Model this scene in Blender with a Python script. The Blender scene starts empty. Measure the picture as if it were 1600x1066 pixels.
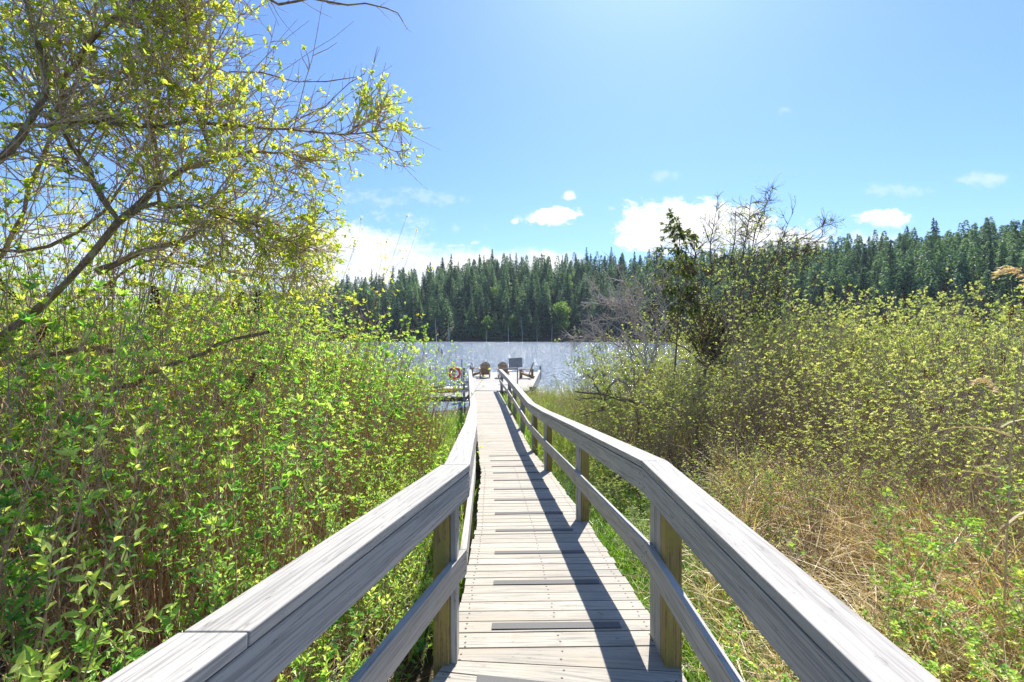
import bpy, math, random
import numpy as np
from mathutils import Vector
R = math.radians
C = bpy.context.scene.collection
sc = bpy.context.scene

# ------------------------------------------------------------------ camera, light, sky
CAMZ = 3.2                      # eye height above the lake
F = 750.0                       # focal length in pixels of the 1600 px wide photo
cam = bpy.data.cameras.new('camera'); camo = bpy.data.objects.new('camera', cam); C.objects.link(camo)
camo.location = (0, 0, CAMZ); camo.rotation_euler = (R(90), 0, 0)
cam.sensor_width = 36; cam.lens = F/1600*36; cam.shift_y = -8/1600
cam.clip_start = 0.05; cam.clip_end = 6000
sc.camera = camo
SUN_EL, SUN_AZ = R(52), R(18)   # azimuth measured from +Y towards +X
sd = bpy.data.lights.new('sun', 'SUN'); sd.energy = 4.3; sd.angle = R(0.5); sd.color = (1.0, .955, .88)
so = bpy.data.objects.new('sun', sd); C.objects.link(so)
sdir = Vector((math.sin(SUN_AZ)*math.cos(SUN_EL), math.cos(SUN_AZ)*math.cos(SUN_EL), math.sin(SUN_EL)))
so.rotation_euler = sdir.to_track_quat('Z', 'Y').to_euler(); so.location = (0, 0, 60)
sc.view_settings.view_transform = 'Standard'; sc.view_settings.look = 'None'
sc.view_settings.exposure = 1.15; sc.view_settings.gamma = 1

class NT:                       # tiny node-graph helper
    def __init__(s, tree): s.t = tree; s.n = tree.nodes; s.l = tree.links
    def new(s, typ, **kw):
        n = s.n.new(typ)
        for k, v in kw.items():
            if k.startswith('_'): setattr(n, k[1:], v)
        return n
    def put(s, sock, v):
        if isinstance(v, bpy.types.NodeSocket): s.l.new(v, sock)
        elif v is not None:
            try: sock.default_value = v
            except Exception: sock.default_value = (*v, 1)
    def m(s, op, a, b=None, c=None, clamp=False):
        n = s.new('ShaderNodeMath', _operation=op, _use_clamp=clamp)
        s.put(n.inputs[0], a); s.put(n.inputs[1], b); s.put(n.inputs[2], c); return n.outputs[0]
    def mix(s, f, a, b, blend='MIX'):
        n = s.new('ShaderNodeMix', _data_type='RGBA', _blend_type=blend)
        s.put(n.inputs[0], f); s.put(n.inputs[6], a if isinstance(a, bpy.types.NodeSocket) else (*a, 1))
        s.put(n.inputs[7], b if isinstance(b, bpy.types.NodeSocket) else (*b, 1)); return n.outputs[2]
    def noise(s, vec, scale, detail=4, rough=.55, dim='3D', dist=0):
        n = s.new('ShaderNodeTexNoise', _noise_dimensions=dim)
        if vec is not None: s.l.new(vec, n.inputs['Vector'])
        n.inputs['Scale'].default_value = scale; n.inputs['Detail'].default_value = detail
        n.inputs['Roughness'].default_value = rough; n.inputs['Distortion'].default_value = dist
        return n.outputs['Fac']
    def ss(s, v, a, b, lo=0, hi=1):
        n = s.new('ShaderNodeMapRange', _interpolation_type='SMOOTHSTEP')
        s.put(n.inputs[0], v); n.inputs[1].default_value = a; n.inputs[2].default_value = b
        n.inputs[3].default_value = lo; n.inputs[4].default_value = hi; return n.outputs[0]
    def scale(s, vec, x, y, z):
        n = s.new('ShaderNodeVectorMath', _operation='MULTIPLY'); s.l.new(vec, n.inputs[0])
        n.inputs[1].default_value = (x, y, z); return n.outputs[0]
    def comb(s, x, y, z):
        n = s.new('ShaderNodeCombineXYZ'); s.put(n.inputs[0], x); s.put(n.inputs[1], y); s.put(n.inputs[2], z); return n.outputs[0]

w = bpy.data.worlds.new('World'); sc.world = w; w.use_nodes = True
g = NT(w.node_tree); g.n.clear()
sky = g.new('ShaderNodeTexSky', _sky_type='NISHITA', _sun_disc=False)
sky.sun_elevation = SUN_EL; sky.sun_rotation = SUN_AZ; sky.air_density = 1.0; sky.dust_density = .65; sky.ozone_density = 3.0
tc = g.new('ShaderNodeTexCoord'); sp = g.new('ShaderNodeSeparateXYZ'); g.l.new(tc.outputs['Generated'], sp.inputs[0])
dy = g.m('MAXIMUM', sp.outputs[1], .02)
cu = g.m('DIVIDE', sp.outputs[0], dy); cv = g.m('DIVIDE', sp.outputs[2], dy)
uv = g.comb(cu, g.m('MULTIPLY', cv, 1.5), 3.7)
n1 = g.noise(uv, 15, 8, .6, dist=.2); n2 = g.noise(uv, 55, 5, .65)
nn = g.m('ADD', g.m('MULTIPLY', g.m('SUBTRACT', n1, .5), 4.6), g.m('MULTIPLY', g.m('SUBTRACT', n2, .5), 2.6))
mask = None; wisp = None
def U(x): return (x-800)/F
def V(y): return (525-y)/F
def blob(x, y, rx, ry, k, soft, amp=1.0, flat=None):
    a = g.m('DIVIDE', g.m('SUBTRACT', cu, U(x)), rx/F); b0 = g.m('SUBTRACT', cv, V(y))
    b = g.m('DIVIDE', b0, ry/F)
    d = g.m('SQRT', g.m('ADD', g.m('MULTIPLY', a, a), g.m('MULTIPLY', b, b)))
    d = g.m('SUBTRACT', d, g.m('MULTIPLY', nn, k))
    return g.m('MULTIPLY', g.ss(d, 1.0, 1.0-soft), amp)
B = [(650,438,290,64,.16,.5,1), (520,392,170,46,.16,.5,1), (765,418,180,36,.2,.5,1), (864,339,50,17,.38,.35,1), (889,304,12,9,.5,.7,.75),
     (1040,352,84,46,.30,.28,1), (1115,358,104,46,.32,.35,1), (1210,385,160,38,.4,.55,.95), (1050,312,26,8,.6,.8,.6), (1385,345,52,18,.35,.4,.95), (1360,375,110,20,.4,.7,.7),
     (705,384,26,5,.6,.9,.6), (742,379,14,5,.6,.9,.6), (1035,275,26,12,.6,1,.25), (1540,280,80,14,.6,1,.3),
     (1230,172,16,9,.6,1,.22), (1400,298,60,12,.6,1,.22), (805,346,7,5,.5,.8,.7), (957,326,12,5,.5,.9,.4), (230,420,520,110,.5,.9,.62), (620,310,90,16,.9,1,.2)]
for b in B:
    o = blob(*b); mask = o if mask is None else g.m('MAXIMUM', mask, o)
mask = g.m('MULTIPLY', mask, g.ss(sp.outputs[1], 0.05, .2))
shade = g.ss(n1, .35, .62)
ccol = g.mix(shade, (4.7, 5.1, 5.7), (6.6, 6.5, 6.3))
hs = g.new('ShaderNodeHueSaturation'); hs.inputs['Saturation'].default_value = 1.0; hs.inputs['Value'].default_value = 1.0
g.l.new(sky.outputs[0], hs.inputs['Color'])
bg = g.new('ShaderNodeBackground'); skc = g.mix(1.0, hs.outputs[0], (.56, .74, 1.02), 'MULTIPLY'); g.put(bg.inputs[0], g.mix(mask, skc, ccol)); bg.inputs[1].default_value = .092
wo = g.new('ShaderNodeOutputWorld'); g.l.new(bg.outputs[0], wo.inputs[0])

# ------------------------------------------------------------------ mesh helpers
def rng(seed): return np.random.default_rng(seed)
def norm(a): return a/np.maximum(np.linalg.norm(a, axis=-1, keepdims=True), 1e-9)
class MB:
    """collects polygons (tris or quads), optional uv and a per-vertex random value"""
    def __init__(s): s.v = []; s.q = []; s.uv = []; s.a = []; s.mi = []; s.n = 0
    def add(s, V, Q, uv=None, a=None, mi=0):
        V = np.asarray(V, float); Q = np.asarray(Q, int)
        s.v.append(V); s.q.append((Q+s.n)); s.n += len(V)
        s.uv.append(np.zeros((Q.size, 2)) if uv is None else np.asarray(uv, float).reshape(-1, 2))
        s.a.append(np.zeros(len(V)) if a is None else np.broadcast_to(np.asarray(a, float), (len(V),)))
        s.mi.append(np.full(len(Q), mi))
    def box(s, c, sx, sy, sz, rot=0., uvdir=0, r=None, rndoff=None, mi=0):
        """axis box centred at c, rotated about z; uv runs along uvdir (0=x,1=y,2=z)"""
        hx, hy, hz = sx/2, sy/2, sz/2
        P = np.array([(x, y, z) for x in (-hx, hx) for y in (-hy, hy) for z in (-hz, hz)])
        s.hexa(P, uvdir, c, rot, mi)
    def hexa(s, P, uvdir=0, c=(0, 0, 0), rot=0., mi=0, val=None):
        """8 corners, order x-,y-,z- fastest z"""
        P = np.asarray(P, float); L = P.copy()
        cs, sn = math.cos(rot), math.sin(rot)
        W = np.column_stack((P[:, 0]*cs-P[:, 1]*sn, P[:, 0]*sn+P[:, 1]*cs, P[:, 2]))+np.array(c, float)
        Q = np.array([(0, 1, 3, 2), (4, 6, 7, 5), (0, 4, 5, 1), (2, 3, 7, 6), (0, 2, 6, 4), (1, 5, 7, 3)])
        off = random.random()*40; o2 = random.random()*40
        ax = [0, 1, 2]; ax.remove(uvdir)
        G = L.reshape(2, 2, 2, 3); dim = [np.linalg.norm(G[1]-G[0], axis=-1).mean(), np.linalg.norm(G[:, 1]-G[:, 0], axis=-1).mean(), np.linalg.norm(G[:, :, 1]-G[:, :, 0], axis=-1).mean()]
        bits = np.array([(x, y, z) for x in (0, 1) for y in (0, 1) for z in (0, 1)])*np.array(dim)
        uv = []
        for k, q in enumerate(Q):
            for i in q:
                p = bits[i]; uv.append((p[uvdir]+off, p[ax[0]]+p[ax[1]]*1.37+o2+k*.21))
        s.add(W, Q, uv, random.random() if val is None else val, mi)
    def build(s, name, mat, parent=None, smooth=False):
        me = bpy.data.meshes.new(name)
        V = np.concatenate(s.v); nf = sum(len(q) for q in s.q)
        loops = np.concatenate([q.ravel() for q in s.q]); ks = np.concatenate([np.full(len(q), q.shape[1]) for q in s.q])
        st = np.concatenate(([0], np.cumsum(ks)[:-1]))
        me.vertices.add(len(V)); me.vertices.foreach_set('co', V.ravel())
        me.loops.add(len(loops)); me.loops.foreach_set('vertex_index', loops.astype(np.int32))
        me.polygons.add(nf); me.polygons.foreach_set('loop_start', st.astype(np.int32)); me.polygons.foreach_set('loop_total', ks.astype(np.int32))
        ul = me.uv_layers.new(name='UVMap'); ul.data.foreach_set('uv', np.concatenate(s.uv).ravel())
        at = me.attributes.new('rnd', 'FLOAT', 'POINT'); at.data.foreach_set('value', np.concatenate(s.a).astype(np.float32))
        mats = mat if isinstance(mat, (list, tuple)) else [mat]
        for m in mats: me.materials.append(m)
        me.polygons.foreach_set('material_index', np.concatenate(s.mi).astype(np.int32))
        me.polygons.foreach_set('use_smooth', np.full(nf, bool(smooth)))
        me.update(calc_edges=True); me.validate()
        o = bpy.data.objects.new(name, me); C.objects.link(o)
        if parent: o.parent = parent
        return o
def tag(o, label=None, cat=None, group=None, kind=None):
    if label: o['label'] = label
    if cat: o['category'] = cat
    if group: o['group'] = group
    if kind: o['kind'] = kind
    return o
def empty(name, loc=(0, 0, 0), rz=0.):
    o = bpy.data.objects.new(name, None); o.empty_display_size = .2; C.objects.link(o); o.location = loc; o.rotation_euler = (0, 0, rz); return o
def copy_tree(o, parent=None):
    c = o.copy(); C.objects.link(c); c.parent = parent
    for ch in list(KIDS.get(o.name, [])): copy_tree(ch, c)
    return c
KIDS = {}
def reg(root):
    """remember the children of a finished prototype (two levels)"""
    allo = [o for o in C.objects if o.parent is not None]
    for o in allo: KIDS.setdefault(o.parent.name, [])
    for o in allo:
        if o not in KIDS[o.parent.name]: KIDS[o.parent.name].append(o)
def tubes(mb, P, Rr, sides=3, val=None, mi=0, cap=False):
    """P (n,k,3) polylines, Rr (n,k) radii"""
    P = np.asarray(P, float); Rr = np.asarray(Rr, float)
    n, k, _ = P.shape
    if n == 0: return
    T = norm(np.gradient(P, axis=1)); mean = norm(P[:, -1]-P[:, 0])
    ref = np.where(np.abs(mean[:, 2:3]) > .7, np.array([[1., 0, 0]]), np.array([[0, 0, 1.]]))[:, None, :]
    A = norm(np.cross(T, ref)); Bv = np.cross(T, A)
    ang = np.arange(sides)*2*math.pi/sides
    ring = A[:, :, None, :]*np.cos(ang)[None, None, :, None]+Bv[:, :, None, :]*np.sin(ang)[None, None, :, None]
    V = P[:, :, None, :]+ring*Rr[:, :, None, None]
    V = V.reshape(-1, 3)
    i = np.arange(n)[:, None, None]*k*sides; j = np.arange(k-1)[None, :, None]*sides; s0 = np.arange(sides)[None, None, :]
    s1 = (s0+1) % sides
    Q = np.stack((i+j+s0, i+j+s1, i+j+sides+s1, i+j+sides+s0), -1).reshape(-1, 4)
    L = np.concatenate((np.zeros((n, 1)), np.cumsum(np.linalg.norm(np.diff(P, axis=1), axis=2), 1)), 1)+np.arange(n)[:, None]*.37
    u0 = np.broadcast_to(L[:, :-1, None], (n, k-1, sides)); u1 = np.broadcast_to(L[:, 1:, None], (n, k-1, sides))
    w0 = np.broadcast_to(s0/sides*.2, (n, k-1, sides)); w1 = np.broadcast_to((s0+1)/sides*.2, (n, k-1, sides))
    uv = np.stack((np.stack((u0, w0), -1), np.stack((u0, w1), -1), np.stack((u1, w1), -1), np.stack((u1, w0), -1)), -2)
    a = np.repeat(rng(n*7+k).random(n) if val is None else np.broadcast_to(val, (n,)), k*sides)
    mb.add(V, Q, uv.reshape(-1, 2), a, mi)
def leaves(mb, P, D, N, L, W, fold=.25, val=None, mi=0, curl=.12, r=None):
    """P base, D direction, N rough normal; six-point leaf folded along its midrib"""
    n = len(P)
    if n == 0: return
    r = r or rng(n)
    D = norm(D); S = norm(np.cross(D, N)); N = np.cross(S, D)
    L = np.broadcast_to(L, (n,))[:, None]; W = np.broadcast_to(W, (n,))[:, None]
    up = N*W*fold; dn = -N*L*curl
    v = np.stack((P, P+D*L*.33+S*W*.5+up, P+D*L*.7+S*W*.38+up*.8+dn*.5, P+D*L+dn, P+D*L*.7-S*W*.38+up*.8+dn*.5, P+D*L*.33-S*W*.5+up), 1).reshape(-1, 3)
    b = np.arange(n)[:, None]*6
    Q = np.concatenate((b+np.array([[0, 1, 2, 3]]), b+np.array([[0, 3, 4, 5]])), 0)
    val = r.random(n) if val is None else np.broadcast_to(val, (n,))
    mb.add(v, Q, None, np.repeat(val, 6), mi)
def flakes(mb, P, D, N, L, W, val=None, mi=0, r=None):
    """four-point rhombus leaf"""
    n = len(P)
    if n == 0: return
    r = r or rng(n)
    D = norm(D); S = norm(np.cross(D, N)); N = np.cross(S, D)
    L = np.broadcast_to(L, (n,))[:, None]; W = np.broadcast_to(W, (n,))[:, None]
    v = np.stack((P, P+D*L*.45+S*W*.5+N*W*.15, P+D*L, P+D*L*.45-S*W*.5+N*W*.15), 1).reshape(-1, 3)
    Q = np.arange(n*4).reshape(-1, 4)
    val = r.random(n) if val is None else np.broadcast_to(val, (n,))
    mb.add(v, Q, None, np.repeat(val, 4), mi)
def wander(start, d, length, k, r, wig=.12, grav=0., up=0.):
    """n polylines: start (n,3), direction (n,3), length (n,)"""
    n = len(start); P = np.zeros((n, k, 3)); P[:, 0] = start; d = norm(d)
    st = (length/(k-1))[:, None]
    for i in range(1, k):
        d = norm(d+r.normal(0, wig, (n, 3))+np.array([0, 0, up-grav])[None])
        P[:, i] = P[:, i-1]+d*st
    return P
def pick(P, idx, t):
    """point and tangent on polylines P[idx] at t"""
    k = P.shape[1]; f = np.clip(t, 0, .9999)*(k-1); i = f.astype(int); f = (f-i)[:, None]
    a = P[idx, i]; b = P[idx, i+1]; return a*(1-f)+b*f, norm(b-a)
def spawn(P, m, t0, t1, ang, l0, l1, k, r, wig=.12, up=0., grav=0., taper=True):
    idx = r.integers(0, len(P), m); t = t0+(t1-t0)*r.random(m); p, tan = pick(P, idx, t)
    rd = norm(np.cross(tan, r.normal(0, 1, (m, 3)))); a = ang*(.7+.6*r.random(m))[:, None]
    d = tan*np.cos(a)+rd*np.sin(a)
    L = (l0+(l1-l0)*r.random(m))*((1.15-.7*t) if taper else 1)
    return wander(p, d, L, k, r, wig, grav, up), idx, t
def rad(n, k, r0, r1): return np.broadcast_to(np.linspace(1, 0, k)[None]*1.0, (n, k))*(np.broadcast_to(r0, (n,))[:, None]-r1)+r1

# ------------------------------------------------------------------ materials
def mat(name):
    m = bpy.data.materials.new(name); m.use_nodes = True; q = NT(m.node_tree); q.n.clear()
    out = q.new('ShaderNodeOutputMaterial'); return m, q, out
def attr(q, name='rnd'):
    a = q.new('ShaderNodeAttribute'); a.attribute_name = name; return a.outputs['Fac']
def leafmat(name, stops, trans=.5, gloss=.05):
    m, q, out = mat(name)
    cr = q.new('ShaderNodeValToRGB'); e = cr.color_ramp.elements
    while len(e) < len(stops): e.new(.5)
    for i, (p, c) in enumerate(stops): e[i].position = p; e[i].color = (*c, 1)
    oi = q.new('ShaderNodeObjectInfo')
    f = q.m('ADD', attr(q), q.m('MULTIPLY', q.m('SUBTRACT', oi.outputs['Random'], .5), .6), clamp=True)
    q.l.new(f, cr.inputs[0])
    d = q.new('ShaderNodeBsdfDiffuse'); t = q.new('ShaderNodeBsdfTranslucent'); gl = q.new('ShaderNodeBsdfGlossy')
    gl.inputs['Roughness'].default_value = .42
    q.l.new(cr.outputs[0], d.inputs[0])
    tcol = q.mix(1.0, cr.outputs[0], (1.25, 1.2, .62), 'MULTIPLY'); q.l.new(tcol, t.inputs[0])
    a = q.new('ShaderNodeMixShader'); a.inputs[0].default_value = trans; q.l.new(d.outputs[0], a.inputs[1]); q.l.new(t.outputs[0], a.inputs[2])
    b = q.new('ShaderNodeMixShader'); b.inputs[0].default_value = gloss; q.l.new(a.outputs[0], b.inputs[1]); q.l.new(gl.outputs[0], b.inputs[2])
    q.l.new(b.outputs[0], out.inputs[0]); return m
def barkmat(name, c0, c1, c2=None, rough=.85, sc_=30):
    m, q, out = mat(name); p = q.new('ShaderNodeBsdfPrincipled'); tcn = q.new('ShaderNodeTexCoord')
    n = q.noise(tcn.outputs['Object'], sc_, 4, .6)
    col = q.mix(q.ss(n, .35, .65), c0, c1)
    if c2: col = q.mix(q.ss(q.noise(tcn.outputs['Object'], sc_*.35, 4, .6), .52, .62), col, c2)
    col = q.mix(q.m('MULTIPLY', attr(q), .35), col, (c1[0]*1.5, c1[1]*1.4, c1[2]*1.3))
    q.l.new(col, p.inputs['Base Color']); p.inputs['Roughness'].default_value = rough
    p.inputs['Specular IOR Level'].default_value = .25
    b = q.new('ShaderNodeBump'); b.inputs['Strength'].default_value = .5; b.inputs['Distance'].default_value = .01
    q.l.new(n, b.inputs['Height']); q.l.new(b.outputs[0], p.inputs['Normal'])
    q.l.new(p.outputs[0], out.inputs[0]); return m
def woodmat(name, light, mid, dark, grain=1.0, stain=.4, warm=None, moss=None, rough=.75, bump=.35):
    """weathered board; grain runs along uv.x"""
    m, q, out = mat(name); p = q.new('ShaderNodeBsdfPrincipled'); u = q.new('ShaderNodeUVMap'); u.uv_map = 'UVMap'
    rv = attr(q)
    v0 = q.new('ShaderNodeVectorMath', _operation='ADD'); q.l.new(u.outputs[0], v0.inputs[0]); q.l.new(q.comb(0, 0, q.m('MULTIPLY', rv, 37)), v0.inputs[1]); vec = v0.outputs[0]
    wave = q.noise(q.scale(vec, 1.3, 5, 1), 1, 3, .5)
    vv = q.new('ShaderNodeVectorMath', _operation='ADD'); q.l.new(q.scale(vec, 1.6, 46, 1), vv.inputs[0]); q.l.new(q.comb(0, q.m('MULTIPLY', wave, 1.6), 0), vv.inputs[1])
    fine = q.noise(vv.outputs[0], 1.6, 5, .62); broad = q.noise(q.scale(vec, 1.3, 3.2, 1), 1.5, 4, .6)
    crack = q.noise(q.scale(vec, 2.2, 150, 1), 1.0, 3, .5)
    col = q.mix(q.ss(broad, .35, .65), mid, light)
    col = q.mix(q.m('MULTIPLY', q.ss(fine, .55, .38), .62*grain), col, dark)
    crk = q.m('MULTIPLY', q.ss(crack, .345, .27), .8*grain)
    col = q.mix(crk, col, (dark[0]*.35, dark[1]*.35, dark[2]*.35))
    sp_ = q.noise(q.scale(vec, 9, 42, 1), 1.3, 6, .75)
    col = q.mix(q.m('MULTIPLY', q.ss(sp_, .58, .70), stain), col, (dark[0]*.5, dark[1]*.5, dark[2]*.5))
    if warm: col = q.mix(q.m('MULTIPLY', q.ss(q.noise(q.scale(vec, 1.5, 6, 1), .8, 3), .45, .7), .6), col, warm)
    if moss: 
        tcn = q.new('ShaderNodeTexCoord'); col = q.mix(q.ss(q.noise(tcn.outputs['Object'], 9, 5, .7), .46, .6), col, moss)
    col = q.mix(q.m('MULTIPLY', rv, .38), col, (mid[0]*.62, mid[1]*.62, mid[2]*.6))
    q.l.new(col, p.inputs['Base Color']); p.inputs['Roughness'].default_value = rough; p.inputs['Specular IOR Level'].default_value = .3
    b = q.new('ShaderNodeBump'); b.inputs['Strength'].default_value = bump; b.inputs['Distance'].default_value = .004
    q.l.new(q.m('SUBTRACT', fine, crk), b.inputs['Height']); q.l.new(b.outputs[0], p.inputs['Normal'])
    q.l.new(p.outputs[0], out.inputs[0]); return m
def plain(name, c, rough=.6, metal=0., var=.15, sc_=20):
    m, q, out = mat(name); p = q.new('ShaderNodeBsdfPrincipled'); tcn = q.new('ShaderNodeTexCoord')
    n = q.noise(tcn.outputs['Object'], sc_, 5, .6)
    q.l.new(q.mix(n, tuple(x*(1-var) for x in c), tuple(min(1, x*(1+var)) for x in c)), p.inputs['Base Color'])
    p.inputs['Roughness'].default_value = rough; p.inputs['Metallic'].default_value = metal
    q.l.new(p.outputs[0], out.inputs[0]); return m

M = {}
M['rail'] = woodmat('weathered_grey_rail', (.475, .45, .405), (.42, .40, .365), (.15, .147, .14), .95, .8)
M['deck'] = woodmat('weathered_deck_boards', (.46, .42, .355), (.395, .365, .31), (.15, .145, .135), .95, .9, warm=(.45, .37, .28))
M['dock'] = woodmat('dock_boards', (.45, .42, .37), (.39, .37, .33), (.18, .17, .16), .8, .25)
M['brown'] = woodmat('mossy_post', (.42, .30, .12), (.32, .22, .08), (.10, .075, .035), 1.0, .7, moss=(.31, .26, .07))
M['beam'] = woodmat('dark_beam', (.17, .14, .11), (.12, .10, .08), (.05, .045, .04), 1.0, .5)
M['chair'] = woodmat('chair_wood', (.42, .29, .17), (.33, .22, .13), (.14, .10, .06), .9, .3)
M['oldwood'] = woodmat('grey_old_wood', (.46, .43, .40), (.36, .34, .32), (.15, .145, .14), 1., .4)
M['grip'] = plain('grip_tape', (.13, .127, .122), .9, sc_=300, var=.6)
M['nail'] = plain('nail_steel', (.10, .08, .07), .6)
M['leafL'] = leafmat('fresh_green_leaf', [(0, (.05, .18, .045)), (.35, (.18, .44, .08)), (.75, (.44, .70, .14)), (1, (.72, .84, .28))], .58, .03)
M['leafT'] = leafmat('yellow_green_leaf', [(0, (.22, .36, .06)), (.4, (.42, .55, .08)), (.8, (.66, .72, .12)), (1, (.80, .72, .22))], .62, .03)
M['leafR'] = leafmat('olive_spring_leaf', [(0, (.18, .28, .09)), (.4, (.38, .49, .16)), (.8, (.56, .64, .24)), (1, (.74, .76, .36))], .5, .03)
M['leafF'] = leafmat('fresh_leaf', [(0, (.14, .36, .08)), (.5, (.34, .62, .13)), (1, (.62, .80, .24))], .5, .03)
M['plume'] = leafmat('plume_hair', [(0, (.72, .56, .36)), (1, (.92, .80, .60))], .3)
M['leafB'] = leafmat('bramble_leaf', [(0, (.10, .26, .06)), (.4, (.26, .48, .09)), (.8, (.50, .66, .13)), (1, (.70, .76, .2))], .5, .03)
M['leafC'] = leafmat('cedar_leaf', [(0, (.06, .10, .02)), (1, (.22, .26, .06))], .45)
M['conif'] = leafmat('conifer_needles', [(0, (.032, .090, .066)), (.5, (.085, .18, .12)), (1, (.22, .34, .17))], .35, .03)
M['decid'] = leafmat('far_broadleaf', [(0, (.07, .16, .04)), (.5, (.18, .32, .06)), (1, (.36, .50, .10))], .5)
M['grassG'] = leafmat('green_grass', [(0, (.12, .28, .03)), (.6, (.27, .48, .04)), (1, (.42, .56, .08))], .5)
M['grassD'] = leafmat('dry_grass', [(0, (.44, .30, .12)), (.5, (.72, .56, .29)), (1, (.90, .80, .54))], .28)
M['sedge'] = leafmat('marsh_sedge', [(0, (.22, .25, .05)), (.5, (.46, .44, .11)), (1, (.64, .54, .22))], .45)
M['litter'] = leafmat('dead_litter', [(0, (.09, .06, .04)), (.5, (.30, .21, .14)), (1, (.58, .46, .34))], .1)
M['seed'] = leafmat('seed_head', [(0, (.045, .014, .008)), (1, (.17, .055, .026))], .15)
M['stemL'] = barkmat('brown_stem', (.26, .14, .08), (.56, .37, .24), sc_=60)
M['stemR'] = barkmat('greybrown_stem', (.19, .13, .10), (.46, .35, .28), sc_=60)
M['bark'] = barkmat('dark_lichen_bark', (.10, .07, .045), (.27, .20, .13), (.38, .36, .22), sc_=40)
M['twig'] = barkmat('tree_twig', (.22, .16, .11), (.60, .49, .37), sc_=50)
M['darktwig'] = barkmat('dark_twig', (.05, .034, .024), (.15, .105, .075), sc_=40)
M['greytwig'] = barkmat('bare_grey_twig', (.26, .22, .19), (.55, .50, .45), sc_=50)
M['palebark'] = barkmat('pale_dead_bark', (.28, .27, .26), (.5, .49, .47), sc_=3)
M['conbark'] = barkmat('conifer_bark', (.05, .04, .035), (.10, .085, .07), sc_=2)

# ------------------------------------------------------------------ terrain, water
def sm(x, a, b):
    t = np.clip((x-a)/(b-a), 0, 1); return t*t*(3-2*t)
def shoreY(u): return np.interp(u, [-2, -.5, 0, .2, .5, .8, 1.07, 1.6, 2.5], [330, 290, 268, 262, 205, 160, 138, 100, 70])
def ridge(u): return np.interp(u, [-2, -.45, -.27, -.05, .13, .27, .4, .6, .8, 1.07, 2], [22, 18, 27, 38, 39, 37, 35, 33, 32, 33, 33])
def hash2(x, y, s=1.0): return (np.sin(x*1.7*s+np.sin(y*2.3*s)*1.3)+np.sin(y*1.9*s+np.cos(x*1.1*s)*1.7))*.5
def walkx(y): return np.interp(y, [-5, 0, 2.94, 5, 8.3, 11, 24, 60], [.0, .0, .26, .23, .08, -.15, -1.27, -4.2])
def hgt(x, y):
    x = np.asarray(x, float); y = np.asarray(y, float)
    d = np.abs(x-walkx(y))
    near = .62-.50*sm(y, 1, 9)-.04*sm(y, 12, 22)+.06*hash2(x, y, 1.7)+.03*hash2(x+5, y, 4.1)
    near = near+.35*sm(d, 1.2, 4)*(1-sm(y, 8, 20))
    near = near-.22*np.exp(-((x-1.3)/.9)**2-((y-9.0)/2.6)**2)
    edge = 24+2.5*np.sin(x*.23)+1.3*np.sin(x*.71+1)+np.where(np.abs(x) > 12, (np.abs(x)-12)*.35, 0)
    lake = sm(y, edge-1.5, edge+5)
    near = near*(1-lake)-1.6*lake
    yy = np.maximum(y, 1); u = x/yy; sy = shoreY(u); q = y-sy
    hill = sm(q, -6, 2)*2.2+ridge(u)*np.clip(q/80, 0, 1)**.8*sm(q, -2, 12)
    side = sm(np.abs(x), 420, 700)*25
    return near+hill*(y > 20)+np.where(y > 20, 0, 0)+side
def axis(a, lim): 
    s = [0.]; st = a
    while s[-1] < lim: s.append(s[-1]+st); st *= 1.045 if s[-1] > 12 else 1.0
    return np.array(s)
ax_ = axis(.3, 1800); gx = np.concatenate((-ax_[:0:-1], ax_))
gy = np.concatenate((-axis(.6, 500)[:0:-1], axis(.3, 1500)))
X, Y = np.meshgrid(gx, gy); Z = hgt(X, Y)
mb = MB(); nx, ny = len(gx), len(gy)
i = (np.arange(ny-1)[:, None]*nx+np.arange(nx-1)[None]).ravel()
mb.add(np.column_stack((X.ravel(), Y.ravel(), Z.ravel())), np.column_stack((i, i+1, i+nx+1, i+nx)))
m, q, out = mat('soil'); p = q.new('ShaderNodeBsdfPrincipled'); tcn = q.new('ShaderNodeTexCoord')
o3 = tcn.outputs['Object']; c = q.mix(q.ss(q.noise(o3, 3, 6, .7), .4, .62), (.035, .026, .018), (.13, .09, .055))
c = q.mix(q.ss(q.noise(o3, 1.1, 5, .7), .5, .6), c, (.06, .085, .02))
q.l.new(c, p.inputs['Base Color']); p.inputs['Roughness'].default_value = .95
bb = q.new('ShaderNodeBump'); bb.inputs['Strength'].default_value = 1; bb.inputs['Distance'].default_value = .05
q.l.new(q.noise(o3, 25, 5, .7), bb.inputs['Height']); q.l.new(bb.outputs[0], p.inputs['Normal']); q.l.new(p.outputs[0], out.inputs[0])
tag(mb.build('ground', m, smooth=True), kind='structure')
m, q, out = mat('lake_water'); p = q.new('ShaderNodeBsdfPrincipled'); tcn = q.new('ShaderNodeTexCoord'); o3 = tcn.outputs['Object']
p.inputs['Base Color'].default_value = (.23, .29, .34, 1); p.inputs['Roughness'].default_value = .12; p.inputs['IOR'].default_value = 1.33
geo = q.new('ShaderNodeNewGeometry'); sx = q.new('ShaderNodeSeparateXYZ'); q.l.new(geo.outputs['Position'], sx.inputs[0])
amp = q.ss(sx.outputs[1], 14, 34, .05, 1)
h1 = q.noise(q.scale(o3, .55, 1.0, 1), 2.6, 2, .6); h2 = q.noise(q.scale(o3, .35, 1, 1), .7, 3, .55)
hh = q.m('MULTIPLY', q.m('ADD', h1, q.m('MULTIPLY', h2, 1.8)), amp)
bb = q.new('ShaderNodeBump'); bb.inputs['Strength'].default_value = 1; bb.inputs['Distance'].default_value = .55
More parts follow.
